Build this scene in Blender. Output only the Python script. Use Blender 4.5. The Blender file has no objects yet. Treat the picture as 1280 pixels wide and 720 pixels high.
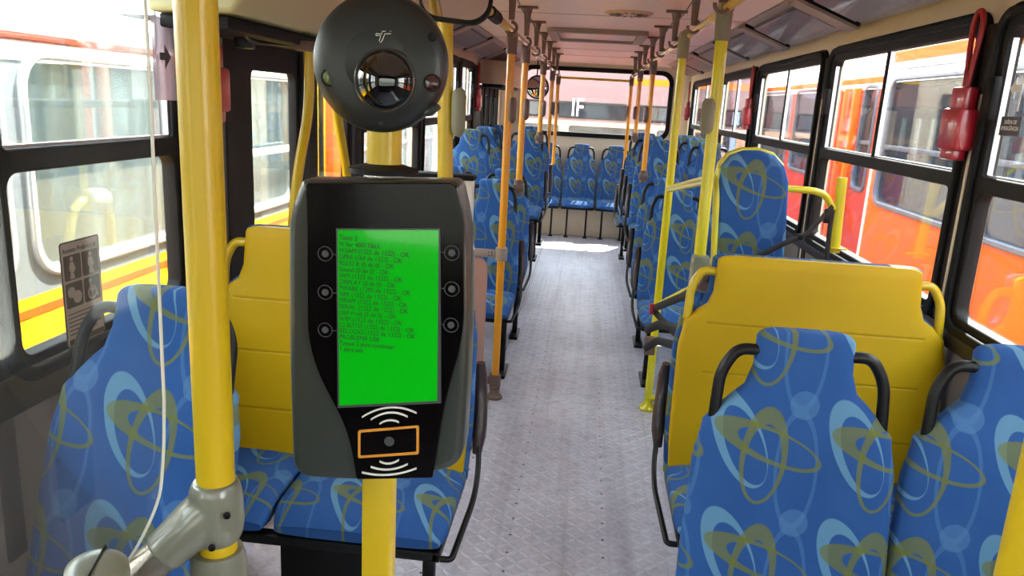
import bpy, bmesh, math, random
from mathutils import Vector, Matrix, Euler
random.seed(7)
PI = math.pi
SC = bpy.context.scene
COL = SC.collection

# ------------------------------------------------------------------ camera, world, sun, exposure
# The camera stands by the turnstile and looks down the aisle to the back of the bus (+Y is rearwards).
cam_d = bpy.data.cameras.new('camera'); cam = bpy.data.objects.new('camera', cam_d); COL.objects.link(cam)
FPX = 957.0
cam_d.sensor_width = 36.0; cam_d.lens = 36.0*FPX/1280.0
cam_d.clip_start = 0.02; cam_d.clip_end = 400
def _cam():
    Y = Vector((740-640, -(133-360), -FPX)).normalized()
    Z = -Vector((427-640, -(4300-360), -FPX)).normalized()
    Z = (Z - Y*Z.dot(Y)).normalized(); X = Y.cross(Z)
    return Matrix((X, Y, Z))                       # camera space -> world space
cam.matrix_world = Matrix.Translation((0, 0, 1.62)) @ _cam().to_4x4()
SC.camera = cam
CAM_R = _cam()
def px_x(p, x):                                    # pixel -> point on the plane X = x (used to measure the photo)
    r = CAM_R @ Vector((p[0]-640, -(p[1]-360), -FPX)); return Vector((0,0,1.62)) + r*(x/r.x)
def px_y(p, y):
    r = CAM_R @ Vector((p[0]-640, -(p[1]-360), -FPX)); return Vector((0,0,1.62)) + r*(y/r.y)

SC.view_settings.view_transform = 'Standard'; SC.view_settings.look = 'None'
SC.view_settings.gamma = 1.0; SC.view_settings.use_curve_mapping = False
SC.view_settings.exposure = 0.62
SC.cycles.use_denoising = True
SC.cycles.max_bounces = 10; SC.cycles.transparent_max_bounces = 24
SC.cycles.sample_clamp_indirect = 6.0
SC.cycles.caustics_reflective = False; SC.cycles.caustics_refractive = False

SKY = 11.0; SUN = 44.0
w = bpy.data.worlds.new('world'); SC.world = w; w.use_nodes = True
wn = w.node_tree; bg = wn.nodes['Background']; bg.inputs['Strength'].default_value = SKY
tc = wn.nodes.new('ShaderNodeTexCoord'); sx = wn.nodes.new('ShaderNodeSeparateXYZ'); rp = wn.nodes.new('ShaderNodeValToRGB')
wn.links.new(tc.outputs['Generated'], sx.inputs[0]); wn.links.new(sx.outputs['Z'], rp.inputs[0]); wn.links.new(rp.outputs[0], bg.inputs['Color'])
rp.color_ramp.elements[0].position = 0.0; rp.color_ramp.elements[0].color = (0.80, 0.78, 0.76, 1)
rp.color_ramp.elements[1].position = 0.5; rp.color_ramp.elements[1].color = (0.86, 0.93, 1.0, 1)
sun_d = bpy.data.lights.new('sun', 'SUN'); sun = bpy.data.objects.new('sun', sun_d); COL.objects.link(sun)
sun_d.energy = SUN; sun_d.angle = math.radians(0.6); sun_d.color = (1.0, 0.95, 0.87)
sdir = Vector((-0.28, -0.60, -0.81)).normalized()  # from the rear of the bus, high
sun.rotation_euler = sdir.to_track_quat('-Z', 'Y').to_euler(); sun.location = (0, 12, 12)

# ------------------------------------------------------------------ helpers
def lin(c):
    return tuple(((v/255.0)/12.92 if v/255.0 <= 0.04045 else ((v/255.0+0.055)/1.055)**2.4) for v in c)

class SH:
    """tiny expression helper for shader nodes"""
    def __init__(s, name):
        s.m = bpy.data.materials.new(name); s.m.use_nodes = True
        s.t = s.m.node_tree; s.n = s.t.nodes; s.b = s.n['Principled BSDF']; s.out = s.n['Material Output']
    def link(s, a, b): s.t.links.new(a, b)
    def math(s, op, a, b=0.0, c=0.0):
        n = s.n.new('ShaderNodeMath'); n.operation = op
        for i, v in enumerate((a, b, c)):
            if isinstance(v, (int, float)): n.inputs[i].default_value = v
            else: s.link(v, n.inputs[i])
        return n.outputs[0]
    def add(s, a, b): return s.math('ADD', a, b)
    def sub(s, a, b): return s.math('SUBTRACT', a, b)
    def mul(s, a, b): return s.math('MULTIPLY', a, b)
    def mix(s, f, a, b):
        n = s.n.new('ShaderNodeMix'); n.data_type = 'RGBA'
        if isinstance(f, (int, float)): n.inputs[0].default_value = f
        else: s.link(f, n.inputs[0])
        for k, v in ((6, a), (7, b)):
            if isinstance(v, tuple): n.inputs[k].default_value = (*v[:3], 1)
            else: s.link(v, n.inputs[k])
        return n.outputs[2]
    def coords(s, kind='Object'):
        t = s.n.new('ShaderNodeTexCoord'); x = s.n.new('ShaderNodeSeparateXYZ'); s.link(t.outputs[kind], x.inputs[0])
        return t.outputs[kind], x.outputs[0], x.outputs[1], x.outputs[2]
    def noise(s, vec, scale, detail=2.0, rough=0.5):
        n = s.n.new('ShaderNodeTexNoise'); n.inputs['Scale'].default_value = scale
        n.inputs['Detail'].default_value = detail; n.inputs['Roughness'].default_value = rough
        s.link(vec, n.inputs['Vector']); return n.outputs[0]
    def ramp(s, f, a, b):
        n = s.n.new('ShaderNodeMapRange'); n.inputs[1].default_value = a; n.inputs[2].default_value = b
        s.link(f, n.inputs[0]); return n.outputs[0]
    def bump(s, h, strength=0.3, dist=0.002):
        n = s.n.new('ShaderNodeBump'); n.inputs['Strength'].default_value = strength; n.inputs['Distance'].default_value = dist
        s.link(h, n.inputs['Height']); s.link(n.outputs[0], s.b.inputs['Normal'])
    def set(s, **k):
        for a, v in k.items():
            i = s.b.inputs[{'color':'Base Color','rough':'Roughness','metal':'Metallic','coat':'Coat Weight','spec':'Specular IOR Level',
                            'em':'Emission Color','ems':'Emission Strength'}[a]]
            if isinstance(v, tuple): i.default_value = (*v[:3], 1)
            elif isinstance(v, (int, float)): i.default_value = v
            else: s.link(v, i)
        return s

def mat(name, rgb, rough=0.5, metal=0.0, coat=0.0, var=0.06, scale=12.0, bump=0.0, em=0.0, spec=0.5):
    s = SH(name); s.set(spec=spec); c = lin(rgb); v, x, y, z = s.coords()
    f = s.noise(v, scale, 4.0, 0.6)
    a = tuple(min(1, q*(1+var)) for q in c); b = tuple(q*(1-var) for q in c)
    s.set(color=s.mix(f, b, a), metal=metal, coat=coat)
    s.set(rough=s.math('MULTIPLY_ADD', f, 0.12, rough-0.06))
    if bump: s.bump(s.noise(v, scale*8, 3.0), bump, 0.001)
    if em: s.set(em=c, ems=em)
    return s.m

def fabric():
    """blue seat cloth: repeated light, olive and pale loops, drawn from the UVs (in metres)"""
    s = SH('seat_fabric'); v, u, w_, _ = s.coords('UV')
    PX, PY = 0.242, 0.252
    inf = s.n.new('ShaderNodeObjectInfo')
    # every copy starts its print somewhere else
    nz = s.noise(v, 9.0, 2.0)
    col = s.mix(nz, lin((38, 78, 138)), lin((50, 92, 152)))
    def ring(cx, cy, a, b, ang, k, ox, oy, wrap=True):
        dx = s.sub(u, cx); dy = s.sub(w_, cy)
        dx = s.math('WRAP', dx, PX/2, -PX/2); dy = s.math('WRAP', dy, PY/2, -PY/2)
        c, q = math.cos(ang), math.sin(ang)
        xr = s.add(s.mul(dx, c), s.mul(dy, q)); yr = s.sub(s.mul(dy, c), s.mul(dx, q))
        def ell(x, y, aa, bb):
            e = s.add(s.math('POWER', s.math('ABSOLUTE', s.mul(x, 1/aa)), 2.0), s.math('POWER', s.math('ABSOLUTE', s.mul(y, 1/bb)), 2.0))
            return s.ramp(e, 1.03, 0.97)
        o = ell(xr, yr, a, b)
        if k is None: return o
        i = ell(s.sub(xr, ox), s.sub(yr, oy), a*k, b*(k*1.04))
        return s.math('MULTIPLY', o, s.sub(1.0, i))
    m_ = 1/598.0
    # (u right, v up), origin at the photo's pixel (905, 490)
    pale = ring((999-905)*m_, -(586-490)*m_, 27*m_, 78*m_, 0.0, 0.84, 0, 0)
    disc = ring((1003-905)*m_, -(503-490)*m_, 18*m_, 18*m_, 0.0, None, 0, 0)
    light = ring((927-905)*m_, -(553-490)*m_, 29*m_, 65*m_, 0.42, 0.77, 3.5*m_, -10*m_)
    ol1 = ring((958-905)*m_, -(571-490)*m_, 29*m_, 63*m_, -0.08, 0.76, 0.0, -9*m_)
    ol2 = ring((962-905)*m_, -(556-490)*m_, 71*m_, 22*m_, -0.33, 0.74, 12*m_, 1*m_)
    col = s.mix(s.mul(pale, 0.30), col, lin((92, 135, 180)))
    col = s.mix(s.mul(disc, 0.38), col, lin((92, 135, 180)))
    col = s.mix(s.mul(light, 0.80), col, lin((104, 148, 178)))
    col = s.mix(s.mul(ol1, 0.72), col, lin((112, 116, 38)))
    col = s.mix(s.mul(ol2, 0.72), col, lin((112, 116, 38)))
    s.set(color=col, rough=0.8, spec=0.2)
    weave = s.noise(v, 900.0, 1.0); folds = s.noise(v, 7.0, 3.0, 0.5)
    s.bump(s.add(s.mul(weave, 0.12), folds), 0.5, 0.012)
    return s.m

def yellow_vinyl():
    s = SH('yellow_vinyl'); v, u, w_, _ = s.coords('UV')
    f = s.noise(v, 5.0, 3.0)
    col = s.mix(f, lin((184, 146, 6)), lin((198, 160, 8)))
    h = None
    for zz in (0.61, 0.79, 0.95):                   # stitched seams across the back
        d = s.math('ABSOLUTE', s.sub(w_, zz)); g = s.ramp(d, 0.0, 0.006)
        ax = s.math('ABSOLUTE', s.sub(s.math('ABSOLUTE', u), 0.21)); side = s.ramp(ax, 0.125, 0.13)
        g = s.math('MAXIMUM', g, side)
        h = g if h is None else s.mul(h, g)
    s.set(color=s.mix(s.math('MULTIPLY_ADD', h, .3, .7), lin((120, 95, 10)), col), rough=0.5, spec=0.22)
    s.bump(s.add(s.mul(h, .5), s.mul(f, 0.6)), 0.5, 0.006)
    return s.m

def floor_mat():
    """aluminium chequer plate: crossed lozenges, rivets and dirt"""
    s = SH('chequer_plate'); v, x, y, z = s.coords('Object')
    def loz(ox, oy, ang):
        dx = s.math('WRAP', s.sub(x, ox), 0.042, -0.042); dy = s.math('WRAP', s.sub(y, oy), 0.042, -0.042)
        c, q = math.cos(ang), math.sin(ang)
        a = s.add(s.mul(dx, c), s.mul(dy, q)); b = s.sub(s.mul(dy, c), s.mul(dx, q))
        e = s.add(s.math('POWER', s.math('ABSOLUTE', s.mul(a, 1/0.027)), 2.0), s.math('POWER', s.math('ABSOLUTE', s.mul(b, 1/0.009)), 2.0))
        return s.ramp(e, 1.3, 0.35)
    p = s.math('MAXIMUM', s.math('MAXIMUM', loz(0, 0, .75), loz(.042, .042, .75)), s.math('MAXIMUM', loz(.042, 0, -.75), loz(0, .042, -.75)))
    n1 = s.noise(v, 1.6, 4.0, 0.6); n2 = s.noise(v, 14.0, 5.0, 0.7)
    col = s.mix(s.ramp(n1, .3, .7), lin((176, 172, 186)), lin((200, 196, 206)))
    col = s.mix(s.mul(s.ramp(n2, .48, .72), .55), col, lin((138, 130, 142)))
    col = s.mix(s.mul(p, .20), col, lin((226, 226, 234)))
    st = s.n.new('ShaderNodeMapping'); st.inputs['Scale'].default_value = (9, .55, 1); s.link(v, st.inputs[0])
    col = s.mix(s.mul(s.ramp(s.noise(st.outputs[0], 1.0, 4.0, .6), .48, .75), .5), col, lin((128, 116, 128)))
    riv = None
    for rx, off in ((-.19, 0), (.165, .03), (-.43, .02), (-.475, .06)):
        dx = s.sub(x, rx); dy = s.math('WRAP', s.sub(y, off), .06, -.06)
        e = s.math('SQRT', s.add(s.mul(dx, dx), s.mul(dy, dy))); r = s.ramp(e, .0062, .0045)
        riv = r if riv is None else s.math('MAXIMUM', riv, r)
    seam = s.ramp(s.math('ABSOLUTE', s.add(x, .452)), .003, .0015)
    col = s.mix(s.math('MAXIMUM', riv, seam), col, lin((62, 58, 66)))
    s.set(color=col, metal=0.35, rough=s.math('MULTIPLY_ADD', n2, .25, .36))
    s.bump(s.add(p, s.mul(n2, .2)), .8, .003)
    return s.m

def glass_mat(name, tint=(0.93, 0.97, 0.96), dirt=0.10, gloss=0.10, dirtcol=(215, 212, 210)):
    """thin pane: mostly see-through, a little mirror, a film of dust"""
    s = SH(name); s.n.remove(s.b); v, x, y, z = s.coords()
    t = s.n.new('ShaderNodeBsdfTransparent'); t.inputs[0].default_value = (*tint, 1)
    g = s.n.new('ShaderNodeBsdfGlossy'); g.inputs['Roughness'].default_value = 0.02
    d = s.n.new('ShaderNodeBsdfDiffuse'); d.inputs[0].default_value = (*lin(dirtcol), 1)
    fr = s.n.new('ShaderNodeFresnel'); fr.inputs[0].default_value = 1.45
    m1 = s.n.new('ShaderNodeMixShader'); m2 = s.n.new('ShaderNodeMixShader')
    n = s.n.new('ShaderNodeTexNoise'); n.inputs['Scale'].default_value = 3.0; n.inputs['Detail'].default_value = 6.0
    mp = s.n.new('ShaderNodeMapping'); mp.inputs['Scale'].default_value = (4, 4, 0.7)
    s.link(v, mp.inputs[0]); s.link(mp.outputs[0], n.inputs['Vector'])
    s.link(s.math('MULTIPLY', fr.outputs[0], gloss*10), m1.inputs[0]); s.link(t.outputs[0], m1.inputs[1]); s.link(g.outputs[0], m1.inputs[2])
    s.link(s.math('MULTIPLY', s.ramp(n.outputs[0], .2, .8), dirt*1.6), m2.inputs[0]); s.link(m1.outputs[0], m2.inputs[1]); s.link(d.outputs[0], m2.inputs[2])
    s.link(m2.outputs[0], s.out.inputs[0])
    return s.m

M = {}
M['fabric'] = fabric(); M['vinyl'] = yellow_vinyl(); M['floor'] = floor_mat()
M['yellow'] = mat('yellow_paint', (198, 166, 10), .38, coat=.12, var=.02, scale=3)
M['amber'] = mat('amber_paint', (220, 148, 20), .32, coat=.3, var=.02, scale=3)
M['lime'] = mat('bright_yellow_paint', (212, 200, 20), .32, coat=.3)
M['black'] = mat('black_tube', (13, 12, 13), .42, spec=.3)
M['rubber'] = mat('black_rubber', (13, 11, 13), .65, var=.15, spec=.25)
M['frame'] = mat('dark_window_frame', (18, 14, 15), .6, var=.12, spec=.25)
M['bracket'] = mat('brown_grey_bracket', (104, 82, 74), .5)
M['greypad'] = mat('grey_pad', (128, 126, 104), .6)
M['joint'] = mat('grey_joint', (112, 112, 98), .30, coat=.5)
M['steel'] = mat('satin_steel', (136, 128, 116), .28, metal=.7)
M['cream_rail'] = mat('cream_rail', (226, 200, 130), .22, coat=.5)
M['ceiling'] = mat('ceiling_laminate', (226, 208, 206), .42, var=.02, scale=2)
M['cream'] = mat('cream_panel', (228, 212, 184), .5, var=.03, scale=3)
M['olive'] = mat('housing_panel', (186, 182, 134), .45, var=.04, scale=3)
M['beige'] = mat('beige_panel', (200, 170, 140), .5, var=.04)
M['duct'] = mat('grey_duct_panel', (150, 134, 128), .5, var=.06)
M['lamp_cover'] = mat('lamp_cover', (92, 80, 88), .38, coat=.15)
M['dark_wall'] = mat('dark_wall_panel', (112, 102, 98), .6, var=.08)
M['sill'] = mat('brown_sill', (44, 33, 32), .45, var=.1)
M['red'] = mat('red_plastic', (176, 28, 44), .3, coat=.4)
M['redcord'] = mat('red_cord', (168, 30, 34), .4)
M['white'] = mat('white_plastic', (225, 222, 214), .4)
M['silver'] = mat('silver_trim', (205, 206, 212), .22, metal=.55)
M['screenbezel'] = mat('screen_bezel', (66, 66, 70), .3)
M['shell'] = mat('validator_shell', (50, 54, 50), .34, var=.04, coat=.15)
M['facia'] = mat('validator_facia', (8, 6, 7), .14, var=.03, spec=.25)
M['disc'] = mat('camera_disc', (20, 23, 20), .42, var=.05, coat=.0)
M['lens'] = mat('camera_lens', (8, 8, 10), .03, coat=1.0)
M['lensrim'] = mat('lens_rim', (74, 70, 62), .2, metal=.3)
M['orangemark'] = mat('orange_mark', (214, 140, 46), .4)
M['whitemark'] = mat('white_mark', (225, 225, 215), .4)
M['greymark'] = mat('grey_mark', (66, 66, 68), .4)
M['greenscreen'] = mat('green_screen', (4, 150, 14), .12, var=.02, coat=.8, em=.40)
M['greentext'] = mat('green_text', (4, 66, 10), .4)
M['olivedot'] = mat('olive_sensor', (76, 92, 40), .25, coat=.5)
M['maroondot'] = mat('maroon_sensor', (62, 20, 22), .25, coat=.5)
M['glass'] = glass_mat('window_glass', dirt=.012, gloss=.05)
M['dimming_glass'] = glass_mat('dimming_windscreen', (.5,.52,.5), dirt=.02, gloss=.05)  # unseen front pane, darkened to cut the daylight from behind the camera
M['acrylic'] = glass_mat('acrylic_guard', (0.95, .97, .96), dirt=.022, gloss=.05, dirtcol=(200, 198, 200))
M['acrylic_edge'] = mat('acrylic_edge', (206, 206, 190), .2, coat=.5)
M['busglass'] = glass_mat('far_bus_glass', (0.92, .97, .97), dirt=.09, gloss=.045, dirtcol=(190, 202, 204))
M['darkglass'] = glass_mat('far_dark_glass', (0.34, .37, .44), dirt=.05, gloss=.08, dirtcol=(120, 124, 140))
M['busorange'] = mat('orange_bus_paint', (212, 84, 4), .6, spec=.15, var=.04, scale=2)
M['busred'] = mat('red_orange_bus_paint', (168, 48, 26), .6, spec=.15, var=.05, scale=2)
M['busyellow'] = mat('yellow_bus_paint', (236, 180, 6), .6, spec=.15, var=.03, scale=2)
M['buswhite'] = mat('white_bus_paint', (240, 240, 236), .35, coat=.3, var=.02, scale=2)
M['busgrey'] = mat('grey_bus_interior', (212, 220, 222), .6, var=.05, scale=2)
M['busmid'] = mat('tan_bus_paint', (170, 130, 104), .5, var=.1, scale=3)
M['busblue'] = mat('blue_grey_stripe', (120, 130, 160), .4)
M['trimgrey'] = mat('grey_blue_trim', (84, 86, 100), .35, metal=.3)
M['greybody'] = mat('grey_bus_paint', (120, 122, 126), .5, spec=.2)
M['paleyellow'] = mat('pale_yellow_rail', (232, 214, 120), .35)
M['asphalt'] = mat('asphalt', (120, 116, 112), .9, var=.2, scale=20, bump=.3)
M['stickergrey'] = mat('sticker_silver', (176, 162, 152), .5, var=.03)
M['stickerdark'] = mat('sticker_dark', (70, 58, 54), .5, var=.05)
M['stickerwhite'] = mat('sticker_white', (236, 236, 236), .5, var=.02)
M['belt'] = mat('black_webbing', (20, 18, 20), .7)
M['pinkpanel'] = mat('pink_brown_panel', (176, 136, 124), .4)
M['armpad'] = mat('dark_brown_pad', (50, 36, 38), .4, coat=.2)
M['brownpink'] = mat('brown_pink_bus_paint', (90, 64, 68), .5, var=.08, scale=2)
M['mirror'] = mat('mirror_face', (200, 200, 205), .03, metal=1.0, var=0)
M['dust_orange'] = mat('amber_lamp', (236, 140, 40), .3)

def mesh_obj(name, me, m, parent=None):
    o = bpy.data.objects.new(name, me); COL.objects.link(o)
    if m is not None: me.materials.append(m if not isinstance(m, str) else M[m])
    if parent is not None: o.parent = parent
    return o
def obj(name, bm, m, parent=None, smooth=True):
    me = bpy.data.meshes.new(name); bmesh.ops.recalc_face_normals(bm, faces=bm.faces[:]); bm.to_mesh(me); bm.free()
    if smooth:
        me.shade_smooth()
        try: me.set_sharp_from_angle(angle=math.radians(38))
        except Exception: pass
    return mesh_obj(name, me, m, parent)
def tag(o, label, cat, group=None, kind=None):
    if label: o['label'] = label
    if cat: o['category'] = cat
    if group: o['group'] = group
    if kind: o['kind'] = kind
    return o
def thing(name, label, cat, loc=(0,0,0), rotz=0.0, group=None):
    o = bpy.data.objects.new(name, None); COL.objects.link(o); o.empty_display_size = .05
    o.location = loc; o.rotation_euler = (0, 0, rotz)
    return tag(o, label, cat, group)
def struct(name, bm, m, parent=None, smooth=True):
    o = obj(name, bm, m, parent, smooth)
    if parent is None: o['kind'] = 'structure'
    return o
def copy_tree(o, parent=None):
    c = o.copy(); COL.objects.link(c)
    if parent is not None: c.parent = parent
    for ch in list(o.children): copy_tree(ch, c)
    return c

def add_box(bm, lo, hi, bev=0.0, seg=2, mtx=None):
    lo = Vector(lo); hi = Vector(hi); c = (lo+hi)/2; d = hi-lo
    r = bmesh.ops.create_cube(bm, size=1.0)
    vs = r['verts']
    for v in vs: v.co = Vector((v.co.x*d.x, v.co.y*d.y, v.co.z*d.z)) + c
    if bev > 0:
        es = list({e for v in vs for e in v.link_edges})
        rr = bmesh.ops.bevel(bm, geom=es, offset=bev, segments=seg, affect='EDGES', profile=.5)
        vs = list({v for f in rr['faces'] for v in f.verts} | {v for v in vs if v.is_valid})
    if mtx is not None: bmesh.ops.transform(bm, matrix=mtx, verts=[v for v in vs if v.is_valid])
    return bm
def box(lo, hi, bev=0.0, seg=2, mtx=None): return add_box(bmesh.new(), lo, hi, bev, seg, mtx)

def rounded(pts, rad, seg=6):
    """polyline with its inner corners turned into arcs"""
    pts = [Vector(p) for p in pts]; out = [pts[0]]
    for i in range(1, len(pts)-1):
        a, b, c = pts[i-1], pts[i], pts[i+1]
        d1 = (a-b); d2 = (c-b); r = min(rad, d1.length*.49, d2.length*.49)
        p1 = b + d1.normalized()*r; p2 = b + d2.normalized()*r
        for k in range(seg+1):
            t = k/seg; out.append((1-t)**2*p1 + 2*t*(1-t)*b + t*t*p2)
    out.append(pts[-1]); return out
def add_tube(bm, pts, r, n=14, rx=None, cap=True):
    """tube along points; r may be a list; rx gives a flattened section (ribbon)"""
    pts = [Vector(p) for p in pts]; rings = []
    t0 = (pts[1]-pts[0]).normalized(); up = Vector((0,0,1)) if abs(t0.z) < .95 else Vector((1,0,0))
    nrm = (up - t0*up.dot(t0)).normalized()
    for i, p in enumerate(pts):
        t = (pts[min(i+1, len(pts)-1)] - pts[max(i-1, 0)]).normalized()
        nrm = (nrm - t*nrm.dot(t)).normalized(); bi = t.cross(nrm)
        ra = r[i] if isinstance(r, (list, tuple)) else r; rb = ra if rx is None else rx
        rings.append([bm.verts.new(p + nrm*math.cos(2*PI*k/n)*ra + bi*math.sin(2*PI*k/n)*rb) for k in range(n)])
    for a, b in zip(rings, rings[1:]):
        for k in range(n): bm.faces.new((a[k], a[(k+1)%n], b[(k+1)%n], b[k]))
    if cap: bm.faces.new(rings[0][::-1]); bm.faces.new(rings[-1])
    return bm
def tube(pts, r, n=14, rx=None): return add_tube(bmesh.new(), pts, r, n, rx)
def add_lathe(bm, prof, n=40, mtx=None):
    """profile of (radius, height) spun about Z"""
    rings = []; M0 = mtx or Matrix()
    for r, h in prof:
        rings.append([bm.verts.new(M0 @ Vector((max(r,1e-5)*math.cos(2*PI*k/n), max(r,1e-5)*math.sin(2*PI*k/n), h))) for k in range(n)])
    for a, b in zip(rings, rings[1:]):
        for k in range(n): bm.faces.new((a[k], a[(k+1)%n], b[(k+1)%n], b[k]))
    bm.faces.new(rings[0][::-1]); bm.faces.new(rings[-1]); return bm
def lathe(prof, n=40, mtx=None): return add_lathe(bmesh.new(), prof, n, mtx)
def rrect(x0, x1, y0, y1, r, n=6):
    out = []
    rs = r if isinstance(r, (list, tuple)) else (r, r, r, r)   # BL, BR, TR, TL
    for (cx, cy, a0, rr) in ((x0, y0, PI, rs[0]), (x1, y0, 1.5*PI, rs[1]), (x1, y1, 0, rs[2]), (x0, y1, .5*PI, rs[3])):
        sx = 1 if cx == x0 else -1; sy = 1 if cy == y0 else -1
        c = Vector((cx+sx*rr, cy+sy*rr))
        for k in range(n+1):
            a = a0 + k/n*PI/2; out.append((c.x+math.cos(a)*rr, c.y+math.sin(a)*rr))
    return out
def plate(name, loops, depth, mtx, m, parent=None, bev=0.0):
    """flat plate with holes (first loop outside), in a local XY plane, thickness along local Z"""
    cu = bpy.data.curves.new('outline', 'CURVE'); cu.dimensions = '2D'; cu.fill_mode = 'BOTH'
    cu.extrude = depth/2 - bev; cu.bevel_depth = bev; cu.bevel_resolution = 2 if bev else 0; cu.offset = -bev
    for lp in loops:
        sp = cu.splines.new('POLY'); sp.points.add(len(lp)-1); sp.use_cyclic_u = True
        for q, p in zip(sp.points, lp): q.co = (p[0], p[1], 0, 1)
    o = bpy.data.objects.new('outline', cu); COL.objects.link(o)
    dg = bpy.context.evaluated_depsgraph_get(); me = bpy.data.meshes.new_from_object(o.evaluated_get(dg)); me.name = name
    bpy.data.objects.remove(o); bpy.data.curves.remove(cu)
    me.transform(mtx)
    if mtx.determinant() < 0: me.flip_normals()
    me.materials.clear()
    me.shade_smooth(); me.set_sharp_from_angle(angle=math.radians(35))
    return mesh_obj(name, me, m, parent)
def plane_x(x):   # local (u, v) -> world (x, u, v): a plate standing in a side wall
    return Matrix(((0,0,1,x),(1,0,0,0),(0,1,0,0),(0,0,0,1)))
def plane_y(y):   # local (u, v) -> world (u, y, v): facing down the aisle
    return Matrix(((1,0,0,0),(0,0,-1,y),(0,1,0,0),(0,0,0,1)))
def text(name, body, size, mtx, m, parent, depth=.0004, align='LEFT', spacing=1.0, line=1.0, sx=1.0):
    cu = bpy.data.curves.new(name, 'FONT'); cu.body = body; cu.size = size; cu.extrude = depth; cu.align_x = align
    cu.space_character = spacing; cu.space_line = line
    o = bpy.data.objects.new(name, cu); COL.objects.link(o)
    dg = bpy.context.evaluated_depsgraph_get(); me = bpy.data.meshes.new_from_object(o.evaluated_get(dg)); me.name = name
    bpy.data.objects.remove(o); bpy.data.curves.remove(cu)
    me.transform(mtx @ Matrix.Diagonal((sx, 1, 1, 1))); me.materials.clear()
    return mesh_obj(name, me, m, parent)

# ------------------------------------------------------------------ the setting: bus shell
XR, XL, YF, YB = 1.20, -1.17, -1.6, 10.2
CZ = 2.15
fl = struct('floor', box((XL, YF, -.04), (XR, YB, 0)), 'floor', smooth=False)
bm = box((-.95, YF, CZ), (.97, YB, CZ+.04))
struct('ceiling', bm, 'ceiling', smooth=False)
bm = bmesh.new()
for yy in (1.9, 2.8, 3.85, 4.85, 6.75, 7.7, 8.7): add_box(bm, (-.93, yy, CZ-.002), (.95, yy+.006, CZ+.001))
for xx in (-.62, .62): add_box(bm, (xx-.002, YF, CZ-.002), (xx+.002, 8.7, CZ+.001))
struct('trim_1', bm, 'duct', smooth=False)
# walls (plates with window openings), side windows
FZ0, FZ1 = .98, 1.965
RW = [(-.9, .75), (.82, 2.53), (2.61, 4.20), (4.30, 5.93), (6.03, 7.58), (7.68, 9.60)]
LW = [(-.9, -.1), (.0, 1.355), (1.385, 2.14), (3.86, 5.28), (5.34, 6.76), (6.82, 7.62)]
LD1, LD2 = (2.36, 3.80), (8.05, 9.75)
ZT = 2.075
def wall(name, x, wins, doors=()):
    holes = [rrect(a, b, FZ0, FZ1, .07) for a, b in wins] + [rrect(a, b, .04, 1.80, .02) for a, b in doors]
    o = plate(name, [rrect(YF, YB, 0, ZT+.08, .001, 1)] + holes, .05, plane_x(x), 'cream'); o['kind'] = 'structure'
    return o
wall('wall_right', XR+.035, RW)
wall('wall_left', XL-.035, LW, (LD1, LD2))
# dark lower lining
plate('wall_right_lining', [rrect(YF, YB, .0, .975, .001, 1)], .012, plane_x(XR+.004), 'dark_wall')['kind'] = 'structure'
bm = bmesh.new()
for a, b in ((YF, LD1[0]), (LD1[1], LD2[0]), (LD2[1], YB)): add_box(bm, (XL-.01, a, 0), (XL+.002, b, .93))
struct('wall_left_lining', bm, 'dark_wall', smooth=False)
bm = bmesh.new(); add_box(bm, (XL-.012, YF, .925), (XL+.02, LD1[0], 1.015), .006)
add_box(bm, (XL-.012, LD1[1], .925), (XL+.02, LD2[0], 1.0), .006)
struct('trim_2', bm, 'sill'); struct('trim_3', box((XR-.02, YF, .93), (XR+.012, YB, .995), .006), 'sill')
# slanted coving of the ducts along both sides
def coving(name, sx, x0, x1, label=None):
    bm = bmesh.new()
    sec = [(x0, CZ+.002), (x1, 2.055), (x1, 2.09), (x0, CZ+.04)]
    vs = [[bm.verts.new((x, y, z)) for x, z in sec] for y in (YF, YB)]
    for k in range(4): bm.faces.new((vs[0][k], vs[0][(k+1)%4], vs[1][(k+1)%4], vs[1][k]))
    bm.faces.new(vs[0]); bm.faces.new(vs[1][::-1])
    return struct(name, bm, 'duct', smooth=False)
coving('trim_4', 1, .95, XR+.01); coving('trim_5', -1, -.93, XL-.01)

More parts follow.
